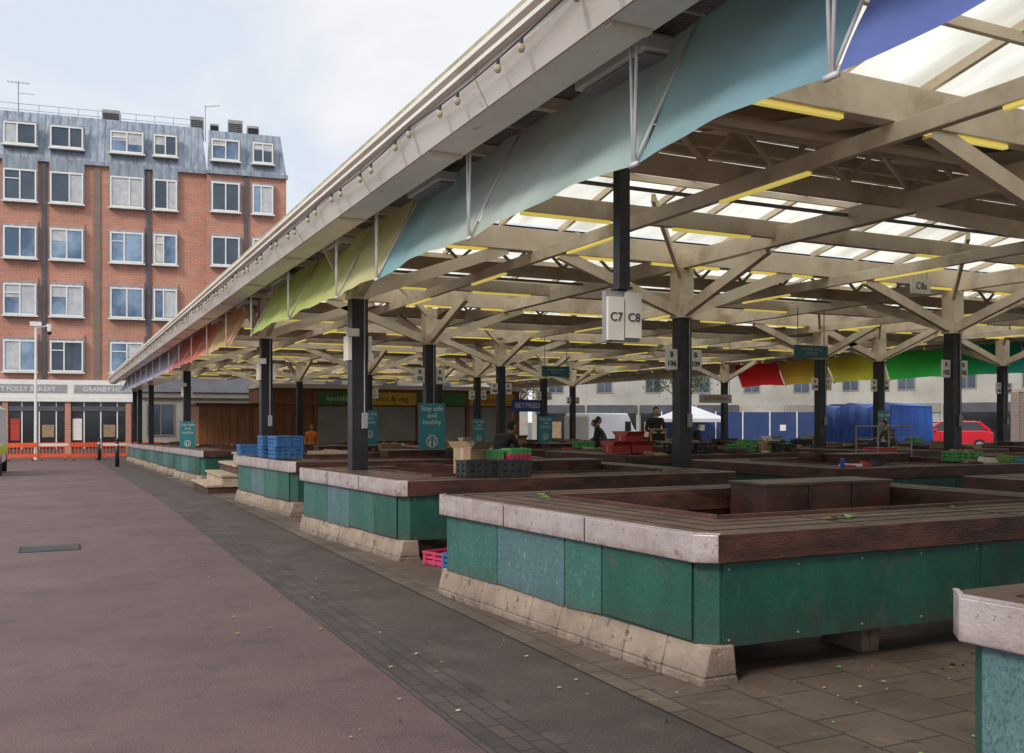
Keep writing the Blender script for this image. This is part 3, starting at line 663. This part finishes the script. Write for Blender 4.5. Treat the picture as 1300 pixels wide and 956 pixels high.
def facade(name,P,Q,h,floors,k,depth=10,ww=1.2,sp=2.8,shop=True,roof='slate'):
    P=Vector(P);Q=Vector(Q);d=Q-P;L=d.length;rz=math.atan2(d.y,d.x)
    e=empty(name,(P.x,P.y,-.62),rz)
    b=B(); b.box(0,L,0,depth,0,h,k); b.box(-.1,L+.1,-.2,-.003,h-.3,h+.05,'frame')
    b.hexa([(-.2,-.3,h+.053),(L+.2,-.3,h+.053),(L+.2,depth,h+.053),(-.2,depth,h+.053),(1,depth*.45,h+2.2),(L-1,depth*.45,h+2.2),(L-1,depth*.55,h+2.2),(1,depth*.55,h+2.2)],roof)
    b.make('walls_and_roof',e)
    b=B(); base=3.9 if shop else .6; fh=(h-base)/max(1,floors)
    n=int(L/sp)
    for i in range(n):
        x=sp*.5+i*(L/n)-ww/2
        for f in range(floors):
            z=base+f*fh+.8
            b.box(x-.08,x+ww+.08,-.05,-.003,z-.08,z+fh*.55+.08,'frame'); b.box(x,x+ww/2-.03,-.058,-.052,z,z+fh*.55,'glass2'); b.box(x+ww/2+.03,x+ww,-.058,-.052,z,z+fh*.55,'glass2')
    if shop:
        x=.3
        while x<L-3:
            w=U(3.5,5.5); w=min(w,L-x-.3)
            b.box(x,x+w-.2,-.12,-.003,2.9,3.6,random.choice(['slate','frame','slate','render','black','tealsign','frame'])); b.box(x+.1,x+w-.3,-.06,-.004,.4,2.85,random.choice(['darkglass','shutter','darkglass']))
            if R()<.6: b.box(x+.4,x+w*.5,-.075,-.061,.8,2.2,random.choice(['blind','card','signwhite','woodpanel']))
            x+=w
            b.box(x-.15,x-.02,-.14,-.005,0,3.5,'render')
    b.make('windows_and_shopfronts',e)
facade('shop_terrace_building',(14,78),(36,72),8.5,1,'render',sp=4)
facade('shop_terrace_building',(36.3,71.8),(58,60),9.5,1,'render',sp=4)
facade('corner_building',(56,58),(66,34),8,1,'render',sp=4)
facade('brick_corner_building',(62,33),(60,2),9,2,'brick2')
facade('low_shop_block',(4.6,62.5),(13.8,62.5),4.0,1,'render',depth=4,shop=False,sp=2.2,ww=1.5)

def tree(x,y,h,seed):
    random.seed(seed); e=empty('street_tree',(x,y,-.6)); b=B(); tips=[]
    def limb(p,d,L,r,n):
        q=p+d*L; b.cyl(p,q,r,'bark',7,r*.65)
        if n==0: tips.append(q); return
        for i in range(3):
            nd=(d+Vector((U(-.8,.8),U(-.8,.8),U(-.1,.5)))).normalized(); limb(q,nd,L*U(.6,.8),r*.6,n-1)
    limb(Vector((0,0,0)),Vector((0,0,1)),h*.35,h*.022,3); b.make('trunk_and_limbs',e)
    b=B()
    for t in tips:
        for i in range(70):
            c=t+Vector((random.gauss(0,.45),random.gauss(0,.45),random.gauss(0,.38))); s=U(.05,.13); a=Vector((U(-1,1),U(-1,1),U(-1,1))).normalized(); u=a.orthogonal().normalized()*s; v=a.cross(u).normalized()*s*.6
            b.face([c-u,c-v,c+u,c+v],'foliage')
    b.make('foliage',e)
tree(29.5,62,6.5,3); tree(41,57,7,5); random.seed(11)

e=empty('market_kiosk_row',(8.5,45,gz(45)))
b=B(); b.box(0,13.5,.0,3,0,3.55,'woodpanel'); b.box(-.1,13.6,-.2,3.1,3.553,3.75,'cream2')
xs=[0.2,2.7,5.2,7.9,10.6,13.3]; sg=['woodpanel','greensign','yellowsign','greensign','yellowsign']
for i in range(5):
    a,c=xs[i],xs[i+1]-.25
    b.box(a,c,-.06,-.003,.1,2.7,'woodpanel' if i==0 else 'shutter'); b.box(a-.02,c+.02,-.14,-.004,2.78,3.4,sg[i]); b.box(c+.04,c+.22,-.12,-.005,0,3.5,'woodpanel')
b.make('units',e)
text('furnishings',.36,(3.85,-.15,3.08),'white',e); text('bakery',.42,(11.8,-.15,3.08),'redbox',e); text('fruit & veg',.4,(6.4,-.15,3.08),'black',e)
e=empty('timber_kiosk',(4.9,38.5,gz(40)))
b=B(); b.box(0,2.6,0,3,0,2.5,'woodpanel'); 
for i in range(9): b.box(.05+i*.29,.30+i*.29,-.02,-.003,.1,2.4,'woodpanel')
b.box(-.1,2.7,-.15,3.1,2.503,2.62,'inner'); b.make('cabin',e)
e=empty('betting_shop_sign',(21.75,43.6,2.4)); b=B(); b.box(-.85,.85,-.05,.05,-.3,.32,'bluesign'); b.box(-.85,-.78,-.02,.04,-2.72,-.3,'grey'); b.box(.78,.85,-.02,.04,-2.72,-.3,'grey'); b.make('board',e); text('BETFRED',.36,(0,-.055,.01),'white',e,bold=.01)
e=empty('bakery_stall_sign',(24.0,31.0,2.35)); b=B(); b.box(-.8,.8,-.03,.03,0,.34,'signwhite'); 
for s in (-.7,.7): b.cyl((s,0,.34),(s,0,1.75),.012,'grey',5)
b.make('board',e); text('NUTS & PULSES',.18,(0,-.035,.18),'redbox',e)
e=empty('blue_site_hoarding',(32.2,46.7,-.45),math.radians(-26))
b=B()
for i in range(6):
    b.box(i*1.6,i*1.6+1.56,-.03,.03,0,2.6,'hoard'); b.box(i*1.6-.03,i*1.6+.03,-.06,-.031,0,2.65,'white')
    if i in (1,4): b.box(i*1.6+.6,i*1.6+.95,-.04,-.031,1.5,1.85,'signwhite')
b.make('panels',e)
e=empty('white_panel_van',(30.5,50.5,-.5),math.radians(-70)); b=B()
prof=[(-2.6,.4),(-2.6,2.4),(-2.4,2.6),(1.2,2.6),(1.9,1.6),(2.6,1.3),(2.75,.9),(2.75,.4)]
b.extr(prof,'x',-.98,.98,'vanwhite'); b.make('body',e,bevel=.06)
b=B()
for s in (-1,1):
    for y in (-1.7,1.8): b.cyl((s*.8,y,.36),(s*.99,y,.36),.36,'rubber',18)
    b.box(min(s*.983,s*.99),max(s*.983,s*.99),.9,1.5,1.5,2.1,'darkglass')
b.make('fittings',e)
e=empty('gazebo_tent',(31.5,43.5,gz(43))); b=B(); w=3.0
for a in (0,w):
    for c in (0,w): b.cyl((a,c,0),(a,c,2.1),.03,'white',6)
h=[(0,0,2.1),(w,0,2.1),(w,w,2.1),(0,w,2.1)]; t=(w/2,w/2,2.9)
for i in range(4):
    b.face([h[i],h[(i+1)%4],t],'tarwhite'); p,q=h[i],h[(i+1)%4]; b.face([p,q,(q[0],q[1],1.9),(p[0],p[1],1.9)],'tarwhite')
b.make('tent',e)
e=empty('tarpaulin_covered_stall',(29.3,27.0,-.1)); b=B()
n=26
for i in range(n):
    y=i*3.6/n; y2=(i+1)*3.6/n; d0=.10*math.sin(i*1.7)+.05*math.sin(i*4.1); d1=.10*math.sin((i+1)*1.7)+.05*math.sin((i+1)*4.1)
    h0=2.35+.12*math.sin(i*.5); h1=2.35+.12*math.sin((i+1)*.5)
    b.face([(d0,y,0),(d1,y2,0),(.12+d1*.5,y2,h1*.6),(.12+d0*.5,y,h0*.6)],'bluetarp'); b.face([(.12+d0*.5,y,h0*.6),(.12+d1*.5,y2,h1*.6),(.15,y2,h1),(.15,y,h0)],'bluetarp'); b.face([(.15,y,h0),(.15,y2,h1),(2.4,y2,h1-.1),(2.4,y,h0-.1)],'bluetarp')
n=16
for i in range(n):
    x=.1+i*2.3/n; x2=.1+(i+1)*2.3/n; d0=.08*math.sin(i*1.9); d1=.08*math.sin((i+1)*1.9)
    b.face([(x,d0-.05,0),(x2,d1-.05,0),(x2,.02,2.33),(x,.02,2.33)],'bluetarp')
b.make('tarpaulin',e,smooth=True,merge=True)
e=empty('brick_boundary_wall',(44.5,33,-.1),math.radians(-65)); b=B(); b.box(0,26,0,.3,0,3.2,'brick2'); b.box(-.05,26.05,-.05,.35,3.203,3.35,'concrete')
for i in range(7): b.box(i*4,i*4+.4,-.12,-.003,0,3.2,'brick2')
b.make('wall',e)

def car(name,loc,rz,k):
    e=empty(name,loc,rz)
    b=B()
    prof=[(-2.0,.35),(-2.05,.62),(-1.95,.80),(-1.7,.92),(-1.1,1.0),(1.55,1.02),(1.95,.95),(2.02,.6),(1.98,.32),(1.75,.26),(-1.8,.26)]
    W=.85
    b.extr(prof,'y',-W,W,k); b.make('body',e,bevel=.06,smooth=False)
    b=B()
    lo=[(-1.25,.985),(1.85,.985)]; hi=[(-.45,1.44),(1.35,1.46)]
    b.hexa([(lo[0][0],-.80,.98),(lo[1][0],-.80,.98),(lo[1][0],.80,.98),(lo[0][0],.80,.98),(hi[0][0],-.62,1.42),(hi[1][0],-.62,1.42),(hi[1][0],.62,1.42),(hi[0][0],.62,1.42)],'darkglass')
    b.make('windows',e,bevel=.03)
    b=B()
    b.hexa([(-.5,-.63,1.421),(1.4,-.63,1.421),(1.4,.63,1.421),(-.5,.63,1.421),(-.35,-.56,1.47),(1.25,-.56,1.47),(1.25,.56,1.47),(-.35,.56,1.47)],k)
    for s in (-1,1):
        b.beam((-1.25,s*.80,.99),(-.45,s*.625,1.43),.06,.06,k); b.beam((1.85,s*.80,.99),(1.36,s*.625,1.43),.12,.14,k); b.beam((.25,s*.81,.99),(.22,s*.635,1.43),.07,.05,k)
        b.box(-.95,-.8,s*.86-.07,s*.86+.07,1.0,1.12,k)
        b.box(-.62,-.60,s*.852-.003,s*.852+.003,.4,.98,'dark'); b.box(.42,.44,s*.852-.003,s*.852+.003,.4,.98,'dark')
    b.make('roof_and_pillars',e,bevel=.01)
    b=B()
    for x in (-1.3,1.28):
        for s in (-1,1):
            b.cyl((x,s*.68,.31),(x,s*.87,.31),.31,'rubber',20); b.cyl((x,s*.872,.31),(x,s*.885,.31),.19,'metal',12)
    b.make('wheels',e)
    b=B()
    for s in (-1,1): b.box(-2.06,-1.9,s*.62-.18,s*.62+.18,.66,.82,'white'); b.box(1.9,2.03,s*.68-.12,s*.68+.12,.65,.95,'redbox')
    b.make('lamps',e,bevel=.02)
car('parked_car',(38.2,31.9,.15),math.radians(-22),'carred')
e=empty('delivery_van',(-2.75,38,gz(38)),0)
b=B(); prof=[(-2.9,.4),(-2.9,2.2),(-2.7,2.35),(1.2,2.35),(1.9,1.5),(2.7,1.2),(2.85,.9),(2.85,.4)]
b.extr(prof,'x',-.98,.98,'vanwhite'); b.make('body',e,bevel=.06)
b=B(); b.box(-.93,.93,-2.92,-2.903,.6,1.0,'hiyel'); b.box(.983,.99,-2.8,2.5,.75,1.05,'hiyel')
for s in (-1,1):
    b.box(s*.85-.07,s*.85+.07,-2.93,-2.903,1.1,1.6,'redbox')
    for y in (-1.9,1.9): b.cyl((s*.8,y,.36),(s*.99,y,.36),.36,'rubber',18)
b.hexa([(-.9,1.22,1.55),(.9,1.22,1.55),(.9,1.92,1.5),(-.9,1.92,1.5),(-.8,1.25,2.3),(.8,1.25,2.3),(.8,1.27,2.3),(-.8,1.27,2.3)],'darkglass')
b.box(-.8,.8,-2.915,-2.902,1.3,2.0,'darkglass'); b.make('fittings',e)

e=empty('cctv_pole',(-1.2,60,-.6)); b=B(); b.cyl((0,0,0),(0,0,7.6),.09,'white',10,.06); b.beam((0,0,7.5),(.8,0,7.7),.06,.06,'white'); b.cyl((.7,0,7.75),(.7,0,7.3),.14,'white',12,.10); b.ball((.7,0,7.25),.13,'dark',10); b.box(-.3,.3,-.1,.1,7.6,7.85,'white'); b.make('pole',e)
for i,(x,y) in enumerate(((2.25,44),(2.0,57))):
    e=empty('bollard',(x,y,gz(y))); b=B(); b.cyl((0,0,0),(0,0,1.15),.09,'black',14,.075); b.ball((0,0,1.15),.085,'black',12); b.cyl((0,0,.9),(0,0,.97),.088,'white',14); b.make('post',e,smooth=True)
for i in range(5):
    e=empty('traffic_barrier',(-1.9+i*1.62,58.5+(i%2)*.3-.2*i,-.58),U(-.15,.1))
    b=B(); b.box(-.78,.78,-.02,.02,.75,1.0,'orange'); b.box(-.78,.78,-.02,.02,.2,.38,'orange'); b.box(-.75,.75,-.024,-.0205,.8,.95,'white' if i%2 else 'orange')
    for k in range(9): b.box(-.75+k*.18,-.71+k*.18,-.015,.015,.381,.749,'orange')
    for s in (-.6,.6): b.box(s-.05,s+.05,-.28,.28,0,.08,'blackcrate'); b.box(s-.03,s+.03,-.03,.03,.08,.2,'orange')
    b.make('barrier',e)

def crate(x,y,z,k,w=.6,l=.4,h=.2,rz=0,fill=None,name='produce_crate'):
    b=B(); t=.012
    b.box(-w/2,w/2,-l/2,l/2,0,.015,k)
    for s in (-1,1):
        for i in range(3):
            z0=.02+i*h/3; z1=z0+h/3*.62
            b.box(-w/2,w/2,s*l/2-t/2,s*l/2+t/2,z0,z1,k); b.box(s*w/2-t/2,s*w/2+t/2,-l/2+t,l/2-t,z0,z1,k)
        for i in range(5):
            xx=-w/2+.02+i*(w-.04)/4; b.box(xx-.02,xx+.02,s*l/2-t,s*l/2+t,0,h,k)
        for yy in (-l/2+.03,0,l/2-.03): b.box(s*w/2-t,s*w/2+t,yy-.02,yy+.02,0,h-.001,k)
        b.box(-w/2-.012,w/2+.012,s*l/2-.014,s*l/2+.014,h-.02,h+.002,k)
        b.box(s*w/2-.014,s*w/2+.014,-l/2,l/2,h-.02,h+.003,k)
    if fill:
        for i in range(26): b.ball((U(-w/2+.05,w/2-.05),U(-l/2+.05,l/2-.05),h-.02+U(-.03,.03)),.035,fill,6)
    return b.make(name,loc=(x,y,z),rz=rz)
CT=.945
for i in range(2): crate(3.66,17.0,CT+i*.2,'bluecrate',w=.5,l=.36,h=.19,rz=.1*i+.1)
for i in range(2): crate(3.60,17.75,CT+i*.2,'bluecrate',w=.5,l=.36,h=.19,rz=.05*i)
crate(3.42,19.0,CT,'bluecrate',w=.5,l=.36)
for (X,Y,z,k,w,l,h) in ((4.62,10.62,0,'blackcrate',.42,.32,.2),(5.02,10.5,0,'blackcrate',.4,.3,.2),(5.28,10.9,0,'greencrate',.28,.26,.15),(5.28,10.9,.155,'pinkcrate',.28,.26,.1),(5.28,10.9,.26,'greencrate',.28,.26,.06),(4.98,11.0,0,'pinkcrate',.24,.24,.2),(4.98,11.0,.205,'greencrate',.24,.24,.1)):
    crate(X,Y,CT-.02+z,k,w=w,l=l,h=h,rz=U(-.15,.15))
def cbox(x,y,z,k,w,l,h,rz=0):
    b=B(); b.box(-w/2,w/2,-l/2,l/2,0,h,k)
    for s in (-1,1): b.hexa([(-w/2,s*l/2,h-.01),(w/2,s*l/2,h-.01),(w/2,s*l/2+s*.004,h-.01),(-w/2,s*l/2+s*.004,h-.01),(-w/2,s*(l/2+.1),h+.08),(w/2,s*(l/2+.1),h+.08),(w/2,s*(l/2+.104),h+.08),(-w/2,s*(l/2+.104),h+.08)],k)
    b.box(-w/2-.002,w/2+.002,-.03,.03,h*.2,h+.002,'stepwood')
    return b.make('cardboard_box',loc=(x,y,z),rz=rz)
cbox(4.70,11.0,CT,'card',.34,.3,.32,.4)
for (x,y,z,r_) in ((10.6,17.0,0,.1),(11.15,17.0,0,-.1),(10.9,17.0,.2,.15)): cbox(x-.2,y-.3,CT+z,'redbox',.48,.33,.17,r_)
crate(11.75,16.4,CT,'blackcrate',fill='leaf',w=.5); crate(12.3,16.4,CT,'blackcrate',w=.5)
spots=[(13.6,10.9),(17.6,10.8),(18.6,10.75),(20.2,11.0),(17.4,16.4),(19.5,16.3),(24,16.3),(13.6,21.8),(12.6,21.9),(20,21.9),(10.9,27.6),(17.3,27.6),(7.2,22.1),(12,33),(24.2,10.9),(25.0,22.0),(25.6,27.6),(13.5,16.4),(6.6,16.3),(18.4,22.0),(12.8,27.7),(19.2,27.7),(14.3,16.3),(5.6,27.6),(6.6,33.2),(18.6,33.2)]
for (x,y) in spots:
    g=gz(y+1)
    crate(x+U(-.2,.2),y,g+CT,random.choice(['blackcrate','blackcrate','greencrate','card','card','bluecrate']),w=.5,l=.35,h=.16,rz=U(-.3,.3),fill=random.choice([None,'leaf','card']))
    if R()<.6: cbox(x+.75,y+.05,g+CT,random.choice(['card','card','signwhite']),.4,.3,U(.12,.28),U(-.3,.3))
crate(4.05,9.35,.02,'bluecrate',rz=.1,h=.16); crate(4.0,9.8,.02,'pinkcrate',rz=.3,h=.14); crate(4.6,9.6,.02,'bluecrate',rz=.3)
b=B()
for i in range(190):
    x=random.choice([U(4.4,8),U(10.4,14.6),U(10.4,14.6),U(17,21),U(23.4,26.6)]); kk=random.randint(1,6); y=4.57+5.6*kk+U(.1,.6)
    if x<9 and kk<3: continue
    z=gz(4.57+5.6*kk+1.8)+.925; w=U(.1,.45); l=U(.08,.25); h=U(.02,.12)
    b.hexa([(x,y,z),(x+w,y,z),(x+w,y+l,z),(x,y+l,z),(x+.02,y+.03,z+h),(x+w*.8,y+.02,z+h*.8),(x+w*.85,y+l*.8,z+h*.6),(x+.03,y+l*.9,z+h)],random.choice(['card','leaf','blackcrate','stepwood','signwhite','inner','tealsign','card','redbox','blackcrate']))
b.make('counter_oddments')
e=empty('goods_trolley',(15.8,14.7,0)); b=B()
b.box(-.5,.5,-.35,.35,.2,.24,'grey')
for s in (-.48,.48):
    b.cyl((s,-.3,.24),(s,-.3,1.5),.018,'grey',6); b.cyl((s,.3,.24),(s,.3,1.5),.018,'grey',6); b.cyl((s,-.3,1.5),(s,.3,1.5),.018,'grey',6)
    for k in range(4): b.cyl((s,-.3,.5+k*.25),(s,.3,.5+k*.25),.01,'grey',5)
    for t in (-.28,.28): b.cyl((s-.02,t,.1),(s+.02,t,.1),.1,'rubber',12)
b.box(-.42,.42,-.28,.28,.245,.7,'card'); b.box(-.40,.1,-.26,.2,.703,1.05,'redbox'); b.make('frame_and_load',e)
b=B()
def leafp(cx,cy,cz,s):
    a=U(0,6.28)
    ts=[0,.6,1.3,2.2,3.1,4.0,4.9,5.6]; pts=[]
    for t in ts: r=s*U(.55,1); pts.append((cx+math.cos(a+t)*r*1.5,cy+math.sin(a+t)*r*.7,cz+U(0,.02)))
    for i in range(len(ts)): b.face([pts[i],pts[(i+1)%len(ts)],(cx,cy,cz+.012)],'leaf')
for (X,Y) in ((4.95,4.95),(5.05,5.0),(4.85,4.93),(4.0,7.7),(4.1,7.75),(6.3,5.2),(3.9,7.5)): leafp(X+U(-.03,.03),Y+U(-.03,.03),.925,U(.03,.06))
b.make('cabbage_leaf_scraps')
b=B(); b.cyl((0,0,0),(0,0,.13),.033,'bluesign',14); b.cyl((0,0,.13),(0,0,.135),.028,'metal',14); b.make('drinks_can',loc=(10.35,10.4,CT-.02))

# ---------------------------------------------------------------- people
def person(loc,rz,coat,trouser='jeans',lean=0.0,arms='down',hold=None,hair='hair',scale=1.0):
    e=empty('person',loc,rz); e.scale=(scale,)*3
    ly=lean
    J={'pel':(0,0,.95),'spi':(0,.10*ly,1.12),'che':(0,.32*ly,1.32-.05*ly),'nek':(0,.5*ly,1.47-.16*ly),'hd':(0,.58*ly,1.54-.18*ly)}
    V=[];E=[];Rr=[];lab=[]
    def add(p,r,l,par=None):
        V.append(p);Rr.append(r);lab.append(l)
        if par is not None: E.append((par,len(V)-1))
        return len(V)-1
    pel=add(J['pel'],(.155,.115),'t'); spi=add(J['spi'],(.145,.11),'c',pel); che=add(J['che'],(.175,.12),'c',spi); nek=add(J['nek'],(.065,.065),'c',che); hd=add(J['hd'],(.055,.058),'s',nek)
    hands=[]
    for s in (-1,1):
        c=J['che']; sh=add((s*.185,c[1],c[2]+.075),(.065,.065),'c',che)
        if arms=='down': el=(s*.25,c[1]-.03,c[2]-.22); wr=(s*.24,c[1]+.10,c[2]-.45)
        elif arms=='front': el=(s*.25,c[1]+.05,c[2]-.19); wr=(s*.15,c[1]+.30,c[2]-.24)
        else: el=(s*.24,c[1]+.12,c[2]-.18); wr=(s*.16,c[1]+.36,c[2]-.34)
        a=add(el,(.048,.048),'c',sh); w=add(wr,(.032,.032),'c',a)
        dv=(Vector(wr)-Vector(el)).normalized(); pm=add(tuple(Vector(wr)+dv*.06),(.030,.022),'s',w); hands.append((Vector(wr)+dv*.08,dv,s))
        hz=J['pel'][2]
        hp=add((s*.095,0,hz-.07),(.095,.095),'t',pel)
        kn=(s*.11,.04,.50); an=(s*.12,.0 if s>0 else -.05,.09)
        k=add(kn,(.062,.065),'t',hp); an_=add(an,(.042,.045),'t',k); add((an[0]*1.1,an[1]+.14,.045),(.042,.034),'f',an_)
    me=D.meshes.new('body'); me.from_pydata(V,E,[]); o=D.objects.new('tmp',me); COL.objects.link(o)
    sm=o.modifiers.new('s','SKIN'); sd=o.modifiers.new('d','SUBSURF'); sd.levels=2; sd.render_levels=2
    for i,r in enumerate(Rr): me.skin_vertices[0].data[i].radius=r
    me.skin_vertices[0].data[0].use_root=True
    dg=bpy.context.evaluated_depsgraph_get(); dg.update()
    nm=D.meshes.new_from_object(o.evaluated_get(dg)); D.objects.remove(o)
    nm.materials.clear()
    mm={'c':0,'t':1,'s':2,'f':3}
    for k in (coat,trouser,'skin','shoe'): nm.materials.append(M[k])
    for p in nm.polygons:
        c=p.center; best=9;bl='c'
        for (a,d) in E:
            A=Vector(V[a]);Dv=Vector(V[d])-A; t=max(0,min(1,(c-A).dot(Dv)/Dv.length_squared)); dd=(c-(A+Dv*t)).length
            if dd<best: best=dd; bl=lab[d] if (t>.35 or lab[d]!='s') else lab[a]
        if bl=='t' and c.z>J['pel'][2]-.10: bl='c'
        p.material_index=mm[bl]; p.use_smooth=True
    bo=D.objects.new('body',nm); COL.objects.link(bo); bo.parent=e
    b=B(); hx,hy,hz=J['hd']; hz+=.11; hy+=.015
    i0=len(b.v); n=16;m=12
    mmk=b.mi('skin')
    for a in range(m+1):
        ph=math.pi*a/m
        for q in range(n):
            t=2*math.pi*q/n; zz=math.cos(ph); rr=math.sin(ph)
            w=.074*(1-.22*max(0,-zz)); dpt=.095*(1-.12*max(0,-zz))
            b.v.append((hx+w*rr*math.cos(t),hy+dpt*rr*math.sin(t)+(.012 if zz<-.3 and math.sin(t)>0 else 0),hz+.118*zz))
    for a in range(m):
        for q in range(n):
            zz=math.cos(math.pi*(a+.5)/m); t=2*math.pi*(q+.5)/n
            isH= zz>.45 or (math.sin(t)<.15 and zz>-.45)
            b.f.append((i0+a*n+q,i0+(a+1)*n+q,i0+(a+1)*n+(q+1)%n,i0+a*n+(q+1)%n)); b.m.append(b.mi(hair) if isH else mmk)
    b.ball((hx,hy-.012,hz+.03),.1,hair,14,(.80,.95,.98))
    b.hexa([(hx-.016,hy+.085,hz-.03),(hx+.016,hy+.085,hz-.03),(hx+.012,hy+.112,hz-.028),(hx-.012,hy+.112,hz-.028),(hx-.008,hy+.085,hz+.015),(hx+.008,hy+.085,hz+.015),(hx+.005,hy+.095,hz+.012),(hx-.005,hy+.095,hz+.012)],'skin')
    for s in (-1,1):
        b.ball((hx+s*.030,hy+.084,hz+.008),.011,'white',6); b.ball((hx+s*.030,hy+.092,hz+.008),.0055,'eye',6); b.ball((hx+s*.075,hy-.002,hz-.005),.03,'skin',8,(.35,.6,1)); b.box(hx+s*.03-.016,hx+s*.03+.016,hy+.085,hy+.093,hz+.026,hz+.031,hair)
    b.ball((hx,hy+.086,hz-.055),.018,'lip',8,(1.2,.5,.35))
    b.make('head',e,smooth=True)
    b=B()
    for (p,dv,s) in hands:
        side=Vector((s,0,0)); up=dv.cross(side).normalized(); side=up.cross(dv).normalized()
        b.ball(tuple(p-dv*.01),.04,'skin',8,(.95,.9,.8))
        for i,(o_,l) in enumerate(((-.03,.062),(-.01,.074),(.01,.07),(.03,.055))):
            a=p+side*o_+dv*.015; c=a+dv*l*.5+up*.006; d=c+dv*l*.35-up*.02
            b.cyl(a,c,.0095,'skin',6,.009); b.cyl(c,d,.009,'skin',6,.007)
        a=p-side*.03*1 -dv*.01; c=a-side*.025+dv*.03; b.cyl(a,c,.011,'skin',6,.010); b.cyl(c,c+dv*.03-up*.01,.010,'skin',6,.008)
    b.make('hands',e,smooth=True)
    if hold=='board':
        b=B(); c=J['che']; b.hexa([(-.22,c[1]+.34,c[2]-.50),(.22,c[1]+.34,c[2]-.50),(.22,c[1]+.36,c[2]-.50),(-.22,c[1]+.36,c[2]-.50),(-.22,c[1]+.30,c[2]-.15),(.22,c[1]+.30,c[2]-.15),(.22,c[1]+.32,c[2]-.15),(-.22,c[1]+.32,c[2]-.15)],'card')
        b.hexa([(-.17,c[1]+.362,c[2]-.46),(.17,c[1]+.362,c[2]-.46),(.17,c[1]+.365,c[2]-.46),(-.17,c[1]+.365,c[2]-.46),(-.17,c[1]+.325,c[2]-.19),(.17,c[1]+.325,c[2]-.19),(.17,c[1]+.328,c[2]-.19),(-.17,c[1]+.328,c[2]-.19)],'dark'); b.make('tray',e)
    return e
b=B()
for i in range(7): b.box(0,1.2,i*.17,i*.17+.12,.22,.26,'stepwood')
for y in (0,.5,1.02): b.box(0,1.2,y,y+.1,.012,.219,'stepwood')
b.make('wooden_pallet',loc=(13.5,20.05,0))
person((14.05,20.7,.26),math.radians(160),'coat','jeans',.25,'front','board')
person((6.95,15.1,0),math.radians(-70),'coat','coat2',.6,'reach',scale=.98)
person((19.9,18.2,.02),math.radians(80),'coat3','jeans',.5,'reach',scale=.97)
person((15.6,25.7,0),math.radians(60),'coat2','jeans',.6,'reach')
person((14.9,25.1,0),math.radians(-120),'coat','coat',.1,'down')
person((9.2,38.0,gz(38)),math.radians(170),'hivis','coat2',.1,'down')
person((24.5,33.0,gz(33)),math.radians(200),'coat','jeans',.2,'down')

# ---------------------------------------------------------------- world, sun, camera
sc_=bpy.context.scene
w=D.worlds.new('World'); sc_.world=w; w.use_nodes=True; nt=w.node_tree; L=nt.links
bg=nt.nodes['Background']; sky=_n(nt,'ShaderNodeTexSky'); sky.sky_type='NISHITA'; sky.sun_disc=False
sun_dir=Vector((-.80,-.48,.72)).normalized()
el=math.asin(sun_dir.z); az=math.atan2(sun_dir.x,sun_dir.y)
sky.sun_elevation=el; sky.sun_rotation=az
tc=_n(nt,'ShaderNodeTexCoord'); mp=_n(nt,'ShaderNodeMapping'); mp.inputs['Scale'].default_value=(1.3,1.3,3.4); L.new(tc.outputs['Generated'],mp.inputs[0])
no=_n(nt,'ShaderNodeTexNoise'); no.inputs['Scale'].default_value=2.2; no.inputs['Detail'].default_value=5; no.inputs['Roughness'].default_value=.5; no.inputs['Distortion'].default_value=.4; L.new(mp.outputs[0],no.inputs['Vector'])
rp=_n(nt,'ShaderNodeValToRGB'); rp.color_ramp.elements[0].position=.36; rp.color_ramp.elements[1].position=.58
rp.color_ramp.elements[0].color=(0,0,0,1); rp.color_ramp.elements[1].color=(1,1,1,1); L.new(no.outputs['Fac'],rp.inputs[0])
cl=_n(nt,'ShaderNodeMix',data_type='RGBA'); L.new(rp.outputs[0],cl.inputs[0]); cl.inputs[6].default_value=(7.6,8.3,9.3,1); cl.inputs[7].default_value=(9.7,9.7,9.8,1)
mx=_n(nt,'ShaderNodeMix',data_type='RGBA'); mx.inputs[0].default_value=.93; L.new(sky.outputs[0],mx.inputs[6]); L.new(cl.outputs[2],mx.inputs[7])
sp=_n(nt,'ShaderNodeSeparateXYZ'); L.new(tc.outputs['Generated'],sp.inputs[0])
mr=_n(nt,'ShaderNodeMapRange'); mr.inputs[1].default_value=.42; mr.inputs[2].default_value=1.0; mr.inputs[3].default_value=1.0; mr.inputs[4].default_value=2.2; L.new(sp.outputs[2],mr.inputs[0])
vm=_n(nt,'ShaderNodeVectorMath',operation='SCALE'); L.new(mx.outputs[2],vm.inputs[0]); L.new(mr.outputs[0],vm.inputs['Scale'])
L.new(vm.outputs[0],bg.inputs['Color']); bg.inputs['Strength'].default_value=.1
sl=D.lights.new('sun','SUN'); sl.energy=1.9; sl.angle=math.radians(14); sl.color=(1,.92,.82); so=D.objects.new('sun',sl); COL.objects.link(so)
so.rotation_euler=sun_dir.to_track_quat('Z','Y').to_euler(); so.location=(-20,-20,30)
cam=D.cameras.new('camera'); co=D.objects.new('camera',cam); COL.objects.link(co); sc_.camera=co
cam.sensor_width=36; cam.lens=36*1200/1300; cam.shift_y=57/1300; cam.clip_end=3000; cam.clip_start=.05
co.location=(0,0,1.6); co.rotation_euler=(math.radians(90),0,-math.radians(25.6))
sc_.view_settings.view_transform='Standard'; sc_.view_settings.look='None'; sc_.view_settings.exposure=0
